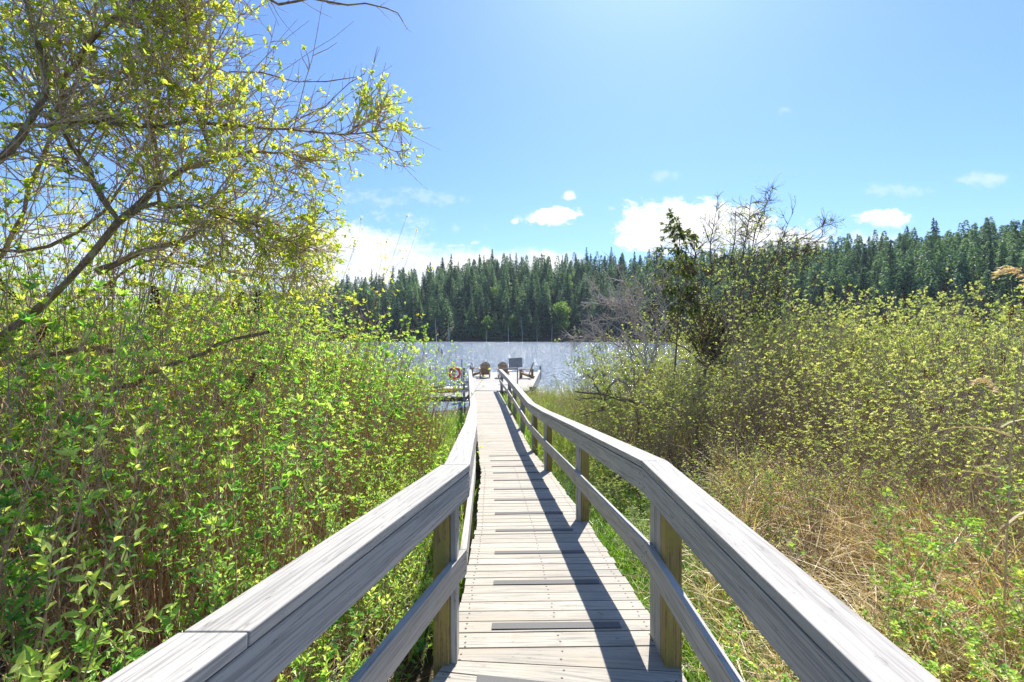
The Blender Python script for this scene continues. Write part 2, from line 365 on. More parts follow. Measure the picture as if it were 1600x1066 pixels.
q.l.new(hh, bb.inputs['Height']); q.l.new(bb.outputs[0], p.inputs['Normal']); q.l.new(p.outputs[0], out.inputs[0])
mb = MB(); gx2 = np.linspace(-1500, 1500, 31); gy2 = np.linspace(-480, 1400, 21); X, Y = np.meshgrid(gx2, gy2)
i = (np.arange(20)[:, None]*31+np.arange(30)[None]).ravel()
mb.add(np.column_stack((X.ravel(), Y.ravel(), X.ravel()*0)), np.column_stack((i, i+1, i+32, i+31)))
tag(mb.build('water', m), kind='structure')

# ------------------------------------------------------------------ boardwalk
YK = 2.94
def zdeck(y): return float(np.interp(y, [-5, YK, 11, 24, 60], [1.40, 1.40, .56, .46, .46]))
def xr(y): return float(np.interp(y, [-5, 2.5, YK, 5, 8.3, 11, 24.2], [.92, .92, .90, .84, .68, .46, -.67]))
def xl(y): return float(np.interp(y, [-5, 0, 2.75, 3.2, 5, 8.3, 11, 24.2], [-2.6, -1.16, -.345, -.352, -.38, -.53, -.77, -1.90]))
walk = tag(empty('boardwalk', (0, 0, 0)), 'weathered grey timber boardwalk with handrails sloping down to the dock', 'boardwalk')
random.seed(4)
deck = MB(); nails = MB()
def tiltf(y): return float(np.interp(y, [2.0, 2.50, 2.78, 5, 9, 24], [-.15, -.15, .02, .04, .085, .09]))
bounds = []; y = .15
while y < 24.0:
    bounds.append((y, tiltf(y))); y += .138+random.uniform(-.004, .004) if not 2.55 < y < 2.7 else .16
XC = .25
def edgept(y0, t, side):
    yy = y0
    for _ in range(4): x_ = (xr if side > 0 else xl)(yy); xc = (xr(y0)+xl(y0))/2; yy = y0+t*(x_-xc)
    return x_, yy
for a, b in zip(bounds[:-1], bounds[1:]):
    jl, jr = random.uniform(-.012, .012), random.uniform(-.012, .012)
    gap = random.uniform(.008, .015); th = .038; dz = random.uniform(-.0015, .0015)
    P = []
    for side, j in ((-1, jl), (1, jr)):
        for (y0, t), s_ in ((a, 0), (b, -gap)):
            x_, yy = edgept(y0, t, side); yy += s_
            for dzz in (-th, 0): P.append((x_+j, yy, zdeck(yy)+dzz+dz))
    deck.hexa(P, 0)
    ym = (a[0]+b[0])/2
    if ym < 9:
        for fx in (.055, .5, .945):
            for fy in (.3, .72):
                y0 = a[0]+(b[0]-a[0])*fy; t = a[1]; 
                xa, ya = edgept(y0, t, -1); xb, yb = edgept(y0, t, 1); fj = fx+random.uniform(-.006, .006)
                xx, yy = xa+(xb-xa)*fj, ya+(yb-ya)*fj
                deck.box((xx, yy, zdeck(yy)+dz+.001), .010, .010, .003, random.random(), mi=1)
deck.build('deck_planks', [M['deck'], M['nail']], walk)
for k in range(13):
    y0 = 2.47 if k == 12 else 2.985+.66*k
    t = tiltf(y0); w0, d0 = .80, .074
    sg = MB(); P = []; c0 = (xl(y0)+xr(y0))/2 - (.0 if k < 12 else .18)
    if k == 12: w0 = .5
    for x_ in (c0-w0/2, c0+w0/2):
        for dd in (-d0/2, d0/2):
            yy = y0+t*(x_-c0)+dd
            for zz in (.0035, .0065): P.append((x_, yy, zdeck(yy)+zz))
    sg.hexa(P, 0); sg.build('grip_strip', M['grip'], walk)
for off in (.12, .88):                        # stringers and joists below the deck
    s = MB(); ys = [.2, 2.9, 5, 8.3, 11, 17, 24]
    for a, b in zip(ys[:-1], ys[1:]):
        P = []
        for dx in (-.03, .03):
            for y_ in (a, b):
                xx = xl(y_)+(xr(y_)-xl(y_))*off+dx
                for dzz in (-.26, -.045): P.append((xx, y_, zdeck(y_)+dzz))
        s.hexa(P, 1)
    s.build('beam', M['beam'], walk)

# rails: nodes are (inner x, y, top z, outer x)
RH = 1.055
def railR(y): return float(np.interp(y, [-5, 2.87, 11.5, 18.9, 25.2], [.775, .775, .372, -.19, -.745]))
def railL(y): return float(np.interp(y, [1.033, 2.75, 4.24, 5.58, 10.96, 14.4, 24.0], [-.712, -.243, -.305, -.405, -.808, -1.127, -2.03]))
def ztop(y): return zdeck(y)+RH if y > 2.9 else 2.455
def seg_boards(side, ys, fn, parent):
    """cap, fascia and middle rail, one board per span"""
    for n_, (a, b) in enumerate(zip(ys[:-1], ys[1:])):
        long_ = side < 0 and n_ == 1
        capw = .152 if side > 0 else np.interp((a+b)/2, [1.5, 3], [.175, .150]); s = side; g_ = .002
        def hx(x0, x1, z0, z1, name, mt, ea=0, eb=0):
            P = []
            za, zb = ztop(a), ztop(b)
            for xo in sorted((x0*s, x1*s)):
                for y_, zz in ((a+g_+ea*xo, za), (b-g_+eb*xo, zb)):
                    for z_ in (z0, z1): P.append((fn(y_)+xo, y_, zz+z_))
            mb_ = MB(); mb_.hexa(P, 1)
            if name != 'rail_cap' and a < 9:
                for ye, sg_ in ((a, 1), (b, -1)):
                    for zf in (.28, .74):
                        yy = ye+sg_*.045; zt = za+(zb-za)*(yy-a)/(b-a); mb_.box((fn(yy)+x0*s-.0005*s, yy, zt+z0+(z1-z0)*zf), .004, .009, .009, 0, mi=1)
            o = mb_.build(name, [mt, M['nail']], parent)
            bv = o.modifiers.new('b', 'BEVEL'); bv.width = .004; bv.segments = 2
            return o
        hx(0, capw, -.040, 0, 'rail_cap', M['rail'])
        if side < 0 and n_ == 0: continue
        if long_: a = ys[0]
        hx(.003, .041, -.186, -.048, 'rail_board', M['rail'])
        dzm = RH-.565
        hx(.018, .056, -dzm-.14, -dzm, 'middle_rail', M['rail'])
hr = bpy.data.objects.new('handrail', None); C.objects.link(hr); hr.parent = walk; hr['label'] = 'handrail on the lit side with its shadow on the deck'
hl = bpy.data.objects.new('handrail', None); C.objects.link(hl); hl.parent = walk; hl['label'] = 'handrail beside the tall leafy thicket'
seg_boards(1, [.1, 2.87, 5.17, 8.4, 11.4, 15.0, 18.9, 24.3], railR, hr)
# left rail in front of the bend splays out sideways
def railL2(y): return railL(y) if y > 1.033 else -.712-.273*(1.033-y)
seg_boards(-1, [.1, 1.21, 2.78, 5.58, 8.3, 10.96, 14.4, 18.9, 24.0], railL2, hl)
def post(x0, x1, y0, y1, z0, z1, mt, name='post'):
    mb_ = MB(); mb_.hexa([(x, y_, z) for x in (x0, x1) for y_ in (y0, y1) for z in (z0, z1)], 2)
    o = mb_.build(name, mt, walk); bv = o.modifiers.new('b', 'BEVEL'); bv.width = .004; bv.segments = 1; return o
# posts at the bend: grey uprights and a mossy brown post behind them
post(.834, .872, 2.81, 2.905, zdeck(2.85)-.3, ztop(2.87)-.042, M['rail'], 'upright')
post(.834, .872, 2.705, 2.80, 1.1, 2.41, M['rail'], 'upright')
post(.834, .925, 2.61, 2.70, .1, 2.412, M['brown'])
post(-.34, -.302, 2.635, 2.745, 1.1, 2.41, M['rail'], 'upright')
post(-.43, -.342, 2.62, 2.71, .1, 2.412, M['brown'])
for y_ in (5.35, 8.5, 11.05, 13.95, 16.8, 19.3, 24.05):
    x0 = railR(y_)+.058; xw = .045
    post(x0, x0+xw, y_-.05, y_+.05, zdeck(y_)-.2, ztop(y_)-.042, M['rail'], 'upright') if y_ < 12 else None
    post(x0+(.047 if y_ < 12 else 0), x0+.047+.088, y_-.045, y_+.045, -.8, ztop(y_)-.043, M['brown'] if y_ < 12 else M['oldwood'])
    yl_ = min(y_, 23.9); x1 = railL2(yl_)-.058
    post(x1-.09, x1, yl_-.045, yl_+.045, -.8, ztop(yl_)-.043, M['brown'] if y_ < 12 else M['oldwood'])
post(railR(.9)+.06, railR(.9)+.15, .85, .94, .2, 2.41, M['brown']); post(railL2(.9)-.15, railL2(.9)-.06, .85, .94, .2, 2.41, M['brown'])

# ------------------------------------------------------------------ dock with its things
dock = tag(empty('dock', (0, 24, 0)), 'broad grey plank dock at the end of the boardwalk with chairs on it', 'dock')
DZ = .46
d = MB(); y_ = 24.08
def dl(y): return -2.05-(y-24)*.088
def dr(y): return .95+(y-24)*.094
while y_ < 36.2:
    P = []
    for x_, j in ((dl(y_), random.uniform(-.01, .01)), (dr(y_), random.uniform(-.01, .01))):
        for yy in (y_, y_+.131):
            for z in (DZ-.04, DZ+random.uniform(-.002, .002)): P.append((x_+j, yy-24, z))
    d.hexa(P, 0); y_ += .139
d.build('deck_planks', M['dock'], dock)
def dbeam(x0a, x0b, ya, yb, w_, z0, z1, name, mt):
    b_ = MB(); b_.hexa([(x+o_, y_-24, z) for o_ in (-w_/2, w_/2) for x, y_ in ((x0a, ya), (x0b, yb)) for z in (z0, z1)], 1); return b_.build(name, mt, dock)
dbeam(dr(24.1), dr(36.2), 24.1, 36.2, .16, DZ+.03, DZ+.19, 'edge_rail', M['rail'])
dbeam(dr(24.1)+.03, dr(36.2)+.03, 24.05, 36.22, .06, DZ-.34, DZ-.045, 'side_beam', M['dock'])
dbeam(dl(24.1), dl(36.2), 24.1, 36.2, .06, DZ-.34, DZ-.045, 'side_beam', M['beam'])
b_ = MB(); b_.box((-.55, .02, DZ-.19), 2.9, .05, .28, 0, 0); b_.build('front_beam', M['beam'], dock)
b_ = MB()
for k in range(5): b_.box((dr(25+2.6*k)-.0, 1+2.6*k, DZ+.005), .12, .25, .05)
b_.build('rail_blocks', M['beam'], dock)
for (x_, y2, top, r_) in ((dr(36)+.05, 36.0, .95, .075), (dl(36), 36.1, 1.0, .075), (dr(24.6)+.16, 24.6, .62, .08), (-.4, 36.33, .7, .06)):
    b_ = MB(); tubes(b_, [[(x_, y2-24, -1.4), (x_, y2-24, top)]], [[r_, r_*.95]], 10); 
    b_.add([(x_+r_*.95*math.cos(a), y2-24+r_*.95*math.sin(a), top) for a in np.arange(10)*math.pi/5], [list(range(10))]); b_.build('piling', M['oldwood'], dock)

def make_chair():
    r_ = empty('adirondack_chair', (0, 0, 0))
    def bar(mb_, p0, p1, w_, t_, nrm=(0, 0, 1)):
        p0 = np.array(p0, float); p1 = np.array(p1, float); D = norm(p1-p0); S = norm(np.cross(D, nrm)); N = np.cross(S, D)
        P = [p+S*a*w_/2+N*b*t_/2 for p in (p0, p1) for a in (-1, 1) for b in (-1, 1)]; mb_.hexa(P, 0)
    # faces +Y
    s = MB()
    for k in range(6):
        t = k/5; s_y = .27-.52*t; s_z = .37-.15*t; bar(s, (-.26, s_y, s_z), (.26, s_y, s_z), .078, .022, (0, -.28, 1))
    s.build('seat', M['chair'], r_)
    b = MB(); 
    for k in range(7):
        a = (k-3)/3; h_ = .86-.16*a*a; 
        bar(b, (a*.20, -.22, .22), (a*.27, -.22-.36*h_*.95, .22+h_*.93), .074, .02, (0, 1, .4))
    bar(b, (-.25, -.36, .52), (.25, -.36, .52), .06, .03, (0, 1, .4)); bar(b, (-.27, -.46, .8), (.27, -.46, .8), .06, .03, (0, 1, .4))
    b.build('backrest', M['chair'], r_)
    for sx_ in (-1, 1):
        a = MB(); bar(a, (sx_*.34, .36, .56), (sx_*.33, -.46, .56), .13, .024); a.build('armrest', M['chair'], r_)
        f = MB(); bar(f, (sx_*.30, .28, 0), (sx_*.30, .28, .55), .10, .03, (1, 0, 0)); f.build('leg', M['chair'], r_)
        q_ = MB(); bar(q_, (sx_*.275, .31, .36), (sx_*.275, -.58, .03), .11, .028, (1, 0, 0)); bar(q_, (sx_*.30, -.42, .08), (sx_*.30, -.42, .56), .08, .028, (1, 0, 0)); q_.build('leg', M['chair'], r_)
    return r_
chair = make_chair(); reg(chair)
def at(px, y, z=DZ): return ((px-800)/F*y, y, z)
CH = [(at(757.5, 31.6), 0.12, 'weathered wooden deck chair seen from behind, left of the sign', ), (at(787, 31.6), -.10, 'wooden deck chair seen from behind, partly hidden by the sign board'),
      (at(748, 32.3), -1.45, 'deck chair in side view at the dock edge nearest the life rings'), (at(821, 31.0), 1.40, 'deck chair in side view between the sign and the corner piling')]
for k, (loc, rz, lab) in enumerate(CH):
    o = chair if k == 0 else copy_tree(chair)
    o.location = loc; o.rotation_euler = (0, 0, rz); tag(o, lab, 'chair', 'deck chairs on the dock'); o.scale = (1.05,)*3
# sign, seen from behind
s0 = at(808.5, 27.6); sg = tag(empty('notice_sign', s0), 'grey wooden notice board tilted on a post, seen from behind on the dock', 'sign')
b_ = MB(); b_.box((0, 0, .52), .075, .075, 1.04, uvdir=2); b_.build('post', M['oldwood'], sg)
b_ = MB(); P = []
for x_, zo in ((-.50, -.03), (.28, .03)):
    for yo in (.055, .085):
        for z in (.93, 1.46): P.append((x_, yo+(z-1.2)*.35, z+zo))
b_.hexa(P, 0); b_.build('board', M['oldwood'], sg)
b_ = MB(); b_.box((-.46, .06, .84), .88, .04, .08); b_.build('side_rail', M['oldwood'], sg)
b_ = MB(); b_.box((-.86, .06, .44), .07, .07, .88, uvdir=2); b_.build('post', M['oldwood'], sg)

# float with kayak, ring posts
fl = tag(empty('mooring_float', (-4.2, 25.2, 0)), 'low grey float beside the boardwalk under the yellow kayak', 'float')
b_ = MB()
for k in range(22): b_.box((0, -1.5+k*.14, .18), 3.9, .128, .04, uvdir=0)
b_.build('deck_planks', M['oldwood'], fl); b_ = MB(); b_.box((0, 0, .03), 3.8, 3.0, .24, uvdir=0); b_.build('frame', M['beam'], fl)
ky = tag(empty('kayak', (-3.95, 25.6, .34), R(12)), 'yellow kayak with painted-in sunlit top lying on the low float behind the ring posts', 'kayak')
nu, nv = 25, 14; V_ = []
for i_ in range(nu):
    t = i_/(nu-1)*2-1; wd = .33*max(0, 1-abs(t)**2.3)**.75+.005; rise = .12*abs(t)**3
    for j_ in range(nv):
        a = j_/nv*2*math.pi; z = math.sin(a); V_.append((t*1.75, math.cos(a)*wd, rise+(z*.17 if z < 0 else z*.15)*(.35+.65*(1-abs(t)**2))))
Q_ = [(i_*nv+j_, i_*nv+(j_+1) % nv, (i_+1)*nv+(j_+1) % nv, (i_+1)*nv+j_) for i_ in range(nu-1) for j_ in range(nv)]
m, q, out = mat('kayak_shell'); p = q.new('ShaderNodeBsdfPrincipled'); tcn = q.new('ShaderNodeTexCoord'); sx = q.new('ShaderNodeSeparateXYZ'); q.l.new(tcn.outputs['Object'], sx.inputs[0])
q.l.new(q.mix(q.ss(sx.outputs[2], .05, .07), (.72, .42, .06), (.82, .72, .5)), p.inputs['Base Color']); p.inputs['Roughness'].default_value = .35; q.l.new(p.outputs[0], out.inputs[0])  # cream upper part is sunlight painted into the yellow shell colour
b_ = MB(); b_.add(V_, Q_); b_.build('hull', m, ky, True)
b_ = MB(); a = np.linspace(0, 2*math.pi, 25); tubes(b_, [np.column_stack((.45*np.cos(a)-.1, .22*np.sin(a), np.full(25, .155)))], [np.full(25, .022)], 6); 
b_.add([(.43*math.cos(t)-.1, .2*math.sin(t), .15) for t in a[:-1]], [list(range(24))]); b_.build('cockpit', M['nail'], ky)
M['ringR'] = plain('ring_red', (.85, .10, .04), .5); M['ringW'] = plain('ring_white', (.62, .61, .58), .5); M['rope'] = plain('rope', (.5, .48, .42), .9)
def ring(name, loc, Rr, mt, lab, ry=0., band=None):
    o = empty(name, loc); a = np.linspace(0, 2*math.pi, 41); b_ = MB()
    tubes(b_, [np.column_stack((Rr*np.cos(a), 0*a, Rr*np.sin(a)))], [np.full(41, .062)], 12); b_.build('ring_body', mt, o, True)
    for k in range(4):
        a0 = math.pi/4+k*math.pi/2; a = np.linspace(a0-.12, a0+.12, 6); b_ = MB()
        tubes(b_, [np.column_stack((Rr*np.cos(a), 0*a, Rr*np.sin(a)))], [np.full(6, .066)], 12); b_.build('band', band or M['ringW'], o, True)
    for k in range(4):
        a = np.linspace(math.pi/4+k*math.pi/2, math.pi*3/4+k*math.pi/2, 9); rr = Rr+.075+.03*np.sin((a-a[0])/(math.pi/2)*math.pi); b_ = MB()
        tubes(b_, [np.column_stack((rr*np.cos(a), 0*a-.01, rr*np.sin(a)))], [np.full(9, .008)], 5); b_.build('rope', M['rope'], o)
    return tag(o, lab, 'life ring')
Yp = 24.6
pA = tag(empty('ring_post', at(709.5, Yp, .1)), 'slim dark post carrying the red life ring', 'post'); b_ = MB(); b_.box((0, 0, .9), .075, .075, 1.85, uvdir=2); b_.build('post_shaft', M['oldwood'], pA)
b_ = MB(); b_.box((0, -.06, 1.22), .16, .05, .2, uvdir=2); b_.build('hook_block', M['nail'], pA)
ring('life_ring', (at(710.5, Yp-.12)[0], Yp-.12, CAMZ-(583-525)/F*Yp), .262, M['ringR'], 'red life ring hung on the slim dark post', band=plain('band_dark_red', (.35, .03, .02), .5))
Yq = 23.4
pB = tag(empty('ring_post', at(725, Yq, -.3)), 'thick brown post by the left handrail carrying the white life ring', 'post'); b_ = MB(); b_.box((0, 0, .97), .115, .115, 1.94, uvdir=2); b_.build('post_shaft', M['oldwood'], pB)
b_ = MB(); tubes(b_, [[(-.11, .0, .3), (-.11, 0, 2.38)]], [[.02, .02]], 6); b_.build('pipe', M['nail'], pB)
ring('life_ring', (at(724, Yq-.13)[0], Yq-.13, CAMZ-(603-525)/F*Yq), .25, M['ringW'], 'white life ring hung low on the thick brown post', band=M['oldwood'])

# ------------------------------------------------------------------ far forest
def conifer(seed, H, wd, bare=.12, nb=30, droop=.5):
    r = rng(seed); t = empty('conifer_tree')
    tr = MB(); tubes(tr, [[(0, 0, -1.5), (0, 0, H*.5), (0, 0, H*.98)]], [[H*.016, H*.010, H*.001]], 5); tr.build('trunk', M['conbark'], t)
    nl = int(nb*9); f = r.random(nl)**.85; z = H*(bare+(1-bare)*f)
    prof = (1-f)**.95*(.6+.4*np.minimum(1, f*6+.3)); prof *= (.72+.5*r.random(nl)); Rb = wd*1.35*prof+.006*H
    az = r.random(nl)*2*math.pi; dirn = np.column_stack((np.cos(az), np.sin(az), np.zeros(nl)))
    cr = MB(); k = 8; tt = np.tile(np.linspace(.12, 1, k), (nl, 1))+r.normal(0, .03, (nl, k))
    sag = (-droop*.45*tt**1.3+.16*tt**3)*Rb[:, None]
    P = dirn[:, None, :]*(Rb[:, None]*tt)[..., None]; P[..., 2] += z[:, None]+sag+.28*Rb[:, None]*(1-tt)*f[:, None]
    P = P.reshape(-1, 3); D = np.repeat(dirn, k, 0)+r.normal(0, .45, (nl*k, 3)); D[:, 2] -= .30
    sz = np.repeat(.16+.46*(1-f), k)*H/24
    N = np.array([[0, 0, 1.]])+r.normal(0, .35, (nl*k, 3))
    flakes(cr, P-norm(D)*sz[:, None]*.8, D, N, sz*2.7, sz*1.25, np.clip(r.random(nl*k)*.6+np.repeat(r.random(nl), k)*.4, 0, 1), r=r)
    tip = np.array([[0, 0, H*.965]]).repeat(8, 0); flakes(cr, tip, np.column_stack((r.normal(0, .25, (8, 2)), np.ones(8))), r.normal(0, 1, (8, 3)), H*.045, H*.012, .4)
    cr.build('crown', M['conif'], t); return t
protos = [conifer(10+k, H*.82, wd*.95, bare*.6, nb, dr_) for k, (H, wd, bare, nb, dr_) in enumerate([(28, 4.0, .10, 34, .5), (30, 3.4, .16, 32, .8), (25, 4.4, .06, 34, .3), (32, 3.7, .24, 30, .6), (22, 3.6, .05, 30, .7), (27, 4.8, .12, 34, .4), (29, 3.0, .2, 26, .9)])]
for pz in protos: pass
reg(None)
r = rng(5); used = set(); cnt = 0
KIND = ['broad', 'slim', 'bushy', 'tall', 'short', 'wide', 'narrow']
GF = {0: ('conifer at the lake edge', 'conifers along the far shore'), 1: ('conifer on the forested slope', 'conifers on the far slope'), 2: ('conifer on the ridge against the sky', 'conifers on the far ridge')}
def put_tree(u, q, row):
    global cnt
    sy = float(shoreY(u)); y = sy+q; x = u*y; z = float(hgt(x, y)); k = int(r.integers(0, len(protos)))
    if row == 0 and k in (0, 4): k = 1
    o = protos[k] if k not in used else copy_tree(protos[k]); used.add(k)
    o.location = (x, y, z-.4); s_ = (.80+.38*r.random())*(.92 if u > .45 else 1.0); o.scale = (s_*(.9+.25*r.random()), s_*(.9+.25*r.random()), s_*(.86+.26*r.random())); o.rotation_euler = (r.normal(0, .015), r.normal(0, .015), r.random()*6.28)
    lab, grp = GF[row]; pxx = 800+F*u; place_ = 'seen left of the dock' if pxx < 730 else 'behind the dock' if pxx < 860 else 'behind the dead branches' if pxx < 1020 else 'behind the small tree' if pxx < 1220 else 'above the right thicket' if pxx < 1420 else 'at the far right'
    tag(o, KIND[k]+' '+lab+' '+place_, 'conifer', grp); cnt += 1
rows = [(1, 5.2, 0), (10, 6.2, 0), (24, 7.0, 1), (40, 7.0, 1), (58, 7.0, 1), (74, 5.6, 2), (86, 5.2, 2)]
for q_, sp_, row in rows:
    u = -.36
    while u < 1.17:
        y = float(shoreY(u))+q_; wdth = sp_*(1.0 if u < .45 else .9)
        put_tree(u+r.normal(0, .25)*wdth/y, q_+r.normal(0, 2.2), row); u += wdth/y*(1.0+.25*abs(r.normal()))*(1.12 if u > .25 else 1.22)
print('conifers', cnt)
# the rest of the far wood, beyond the individual trees: one mass
fm = MB(); r3 = rng(44); nT = 900; ii = 0
for t_ in range(nT):
    u = -.75+1.98*r3.random(); q_ = 4+104*r3.random()
    if u < -.4: q_ = 2+100*r3.random()
    y0 = float(shoreY(u))+q_; x0 = u*y0; z0 = float(hgt(x0, y0)); H = 17+9*r3.random(); wd = 3.0+1.6*r3.random(); nf = 420
    f = r3.random(nf)**.8; rr = (wd*1.2*(1-f)**.9*(.35+.75*r3.random(nf))); az = r3.random(nf)*6.283
    dd = np.column_stack((np.cos(az), np.sin(az), np.full(nf, -.45)+r3.normal(0, .3, nf))); P = np.column_stack((x0+rr*np.cos(az), y0+rr*np.sin(az), z0+H*(.06+.94*f)-.3*rr))
    sz = .55+1.0*(1-f); flakes(fm, P, dd, np.array([[0, 0, 1.]])+r3.normal(0, .4, (nf, 3)), sz*1.7, sz*.9, np.clip(r3.random()*.5+r3.random(nf)*.5, 0, 1), r=r3)
tag(fm.build('forest', M['conif']), 'dense mass of smaller conifers filling the hillside between the nearer trees', 'forest', kind='stuff')
def bigfar(seed, H, wd, name='broadleaf_tree'):
    r2 = rng(seed); t = empty(name); tr = MB(); tubes(tr, [[(0, 0, -1), (.2, 0, H*.4), (.1, .1, H*.9)]], [[.35, .22, .04]], 6); tr.build('trunk', M['conbark'], t)
    n = 2600; cr = MB(); c_ = norm(r2.normal(0, 1, (16, 3)))*r2.random((16, 1))**.4*np.array([[wd*.8, wd*.8, H*.40]])+np.array([[0, 0, H*.48]]); j = r2.integers(0, 16, n)
    P = c_[j]+norm(r2.normal(0, 1, (n, 3)))*(r2.random((n, 1))**.5)*wd*.42
    flakes(cr, P, r2.normal(0, 1, (n, 3)), r2.normal(0, .6, (n, 3))+[0, 0, 1], .8, .55, np.clip(.5+r2.normal(0, .25, n), 0, 1)); cr.build('crown', M['decid'], t); return t
bl = [(878, 470, 2, 24, 6.0, 'tall bright green broadleaf tree at the lake edge among dark conifers'), (776, 470, 30, 19, 5.4, 'pale green broadleaf tree half way up the far slope'), (798, 500, 5, 15, 4.6, 'small light green tree low on the far shore'), (848, 440, 40, 18, 5.0, 'light green tree among conifers high on the slope'), (884, 440, 48, 18, 5.0, 'upper pale green tree above the tall bright one'), (760, 500, 3, 14, 4.4, 'small green leafy tree at the foot of the forest'), (985, 470, 25, 17, 4.8, 'muted green broadleaf tree left of the bare thicket')]
for k, (px, py, q_, H, wd, lab) in enumerate(bl):
    u = U(px); y = float(shoreY(u))+q_; o = bigfar(70+k, H, wd); o.location = (u*y, y-3, float(hgt(u*y, y))); tag(o, lab, 'tree')
for k, (px, H) in enumerate([(682, 15), (702, 12), (794.5, 11), (816.5, 15), (839.5, 9), (862, 10), (760, 8)]):
    y = 264.5; x = U(px)*y; r2 = rng(k+300); b_ = MB(); P = wander(np.array([[0, 0, -1.]]), np.array([[.02*r2.normal(), 0, 1]]), np.array([H+1.]), 6, r2, .02)
    tubes(b_, P, rad(1, 6, .30, .06), 6); s_, _, _ = spawn(P, 7, .4, 1, 1.2, .5, 1.6, 3, r2); tubes(b_, s_, rad(7, 3, .06, .02), 3)
    o = b_.build('dead_tree', M['palebark']); o.location = (x, y, float(hgt(x, y))); o.scale = (1, 1, 1)
    tag(o, 'pale bare tree trunk standing at the water edge below the dark forest', 'tree trunk', 'bare trunks on the far shore')

# ------------------------------------------------------------------ thickets
def spirea(name, seed, H, nst, spread, leaf, lmat, smat, dens=1.0, low=.2, lean=.12, branch=5, heads=2, srad=.0042, lw=.42, nodes=5.0):
    r = rng(seed); t = empty(name)
    a = r.random(nst)*2*math.pi; rr = spread*np.sqrt(r.random(nst))*.6
    st = np.column_stack((rr*np.cos(a), rr*np.sin(a), np.full(nst, -.1))); d = np.column_stack((np.cos(a)*lean+r.normal(0, .10, nst), np.sin(a)*lean+r.normal(0, .10, nst), np.ones(nst)))
    L = H*(.6+.42*r.random(nst)); P = wander(st, d, L, 9, r, .045)
    sm_ = MB(); tubes(sm_, P, rad(nst, 9, srad*(.8+.7*r.random(nst)), .0012), 4)
    nb = int(nst*branch); Bp, bi, bt = spawn(P, nb, max(low, .12), .97, .65, H*.10, H*.26, 5, r, .10, up=.06)
    tubes(sm_, Bp, rad(nb, 5, .0024, .0008), 3)
    nd = int(nst*branch*.55*dens); dp, _, _ = spawn(P, nd, .02, .6, .9, .12, .45, 4, r, .2, grav=.02); tubes(sm_, dp, rad(nd, 4, .0019, .0007), 3)
    sm_.build('stems', smat, t)
    lv = MB()
    def clusters(Q, npl, t0, nl, sc_):
        n = len(Q)*npl; idx = np.repeat(np.arange(len(Q)), npl); tt = t0+(1-t0)*r.random(n); p, tan = pick(Q, idx, tt)
        p = np.repeat(p, nl, 0); tan = np.repeat(tan, nl, 0); sd = norm(np.cross(tan, r.normal(0, 1, p.shape))); D = tan*.55+sd*.8+np.array([0, 0, .25]); 
        LL = leaf*sc_*(.55+.7*r.random(len(p))); N = tan*.8-sd*.4+r.normal(0, .25, p.shape)+np.array([0, 0, .5])
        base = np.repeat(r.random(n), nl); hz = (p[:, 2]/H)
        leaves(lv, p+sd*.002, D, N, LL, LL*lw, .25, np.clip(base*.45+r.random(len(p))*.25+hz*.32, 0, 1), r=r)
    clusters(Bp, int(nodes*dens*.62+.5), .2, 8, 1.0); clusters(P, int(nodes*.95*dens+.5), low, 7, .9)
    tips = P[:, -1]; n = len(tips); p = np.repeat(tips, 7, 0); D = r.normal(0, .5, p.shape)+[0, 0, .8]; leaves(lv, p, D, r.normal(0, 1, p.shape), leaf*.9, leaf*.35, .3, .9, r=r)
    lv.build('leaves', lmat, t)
    for k in range(heads):
        j = int(r.integers(0, nst)); o = bpy.data.objects.new('seed_head', HEAD[k % len(HEAD)]); C.objects.link(o); o.parent = t; o.location = P[j, -1]; dd = Vector(norm(P[j, -1]-P[j, -2])+r.normal(0, .2, 3)); o.rotation_euler = dd.to_track_quat('Z', 'Y').to_euler()
    return t
def head_mesh(seed):
    r = rng(seed); b_ = MB(); n = 90; tt = r.random(n); a = r.random(n)*6.28; L_ = .10+.03*r.random(); rr = .017*(1-tt*.75)*(.5+.5*r.random(n))
    P = np.column_stack((rr*np.cos(a), rr*np.sin(a), tt*L_)); D = np.column_stack((np.cos(a), np.sin(a), np.full(n, .5)))
    flakes(b_, P, D, r.normal(0, 1, (n, 3)), .012, .009); tubes(b_, [[(0, 0, -.03), (0, 0, L_)]], [[.0022, .001]], 4)
    o = b_.build('seed_head', M['seed']); me = o.data; bpy.data.objects.remove(o); return me
HEAD = [head_mesh(k) for k in range(3)]
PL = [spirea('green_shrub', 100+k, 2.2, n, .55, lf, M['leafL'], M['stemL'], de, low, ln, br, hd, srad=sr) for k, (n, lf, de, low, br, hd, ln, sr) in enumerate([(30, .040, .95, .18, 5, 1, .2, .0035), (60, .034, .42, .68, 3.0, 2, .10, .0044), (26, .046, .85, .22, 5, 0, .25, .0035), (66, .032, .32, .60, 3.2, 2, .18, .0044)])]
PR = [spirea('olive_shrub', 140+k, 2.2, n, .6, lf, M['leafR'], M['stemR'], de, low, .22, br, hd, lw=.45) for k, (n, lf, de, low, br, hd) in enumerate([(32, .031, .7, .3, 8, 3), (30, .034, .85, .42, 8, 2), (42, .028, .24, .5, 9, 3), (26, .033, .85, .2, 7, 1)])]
reg(None)
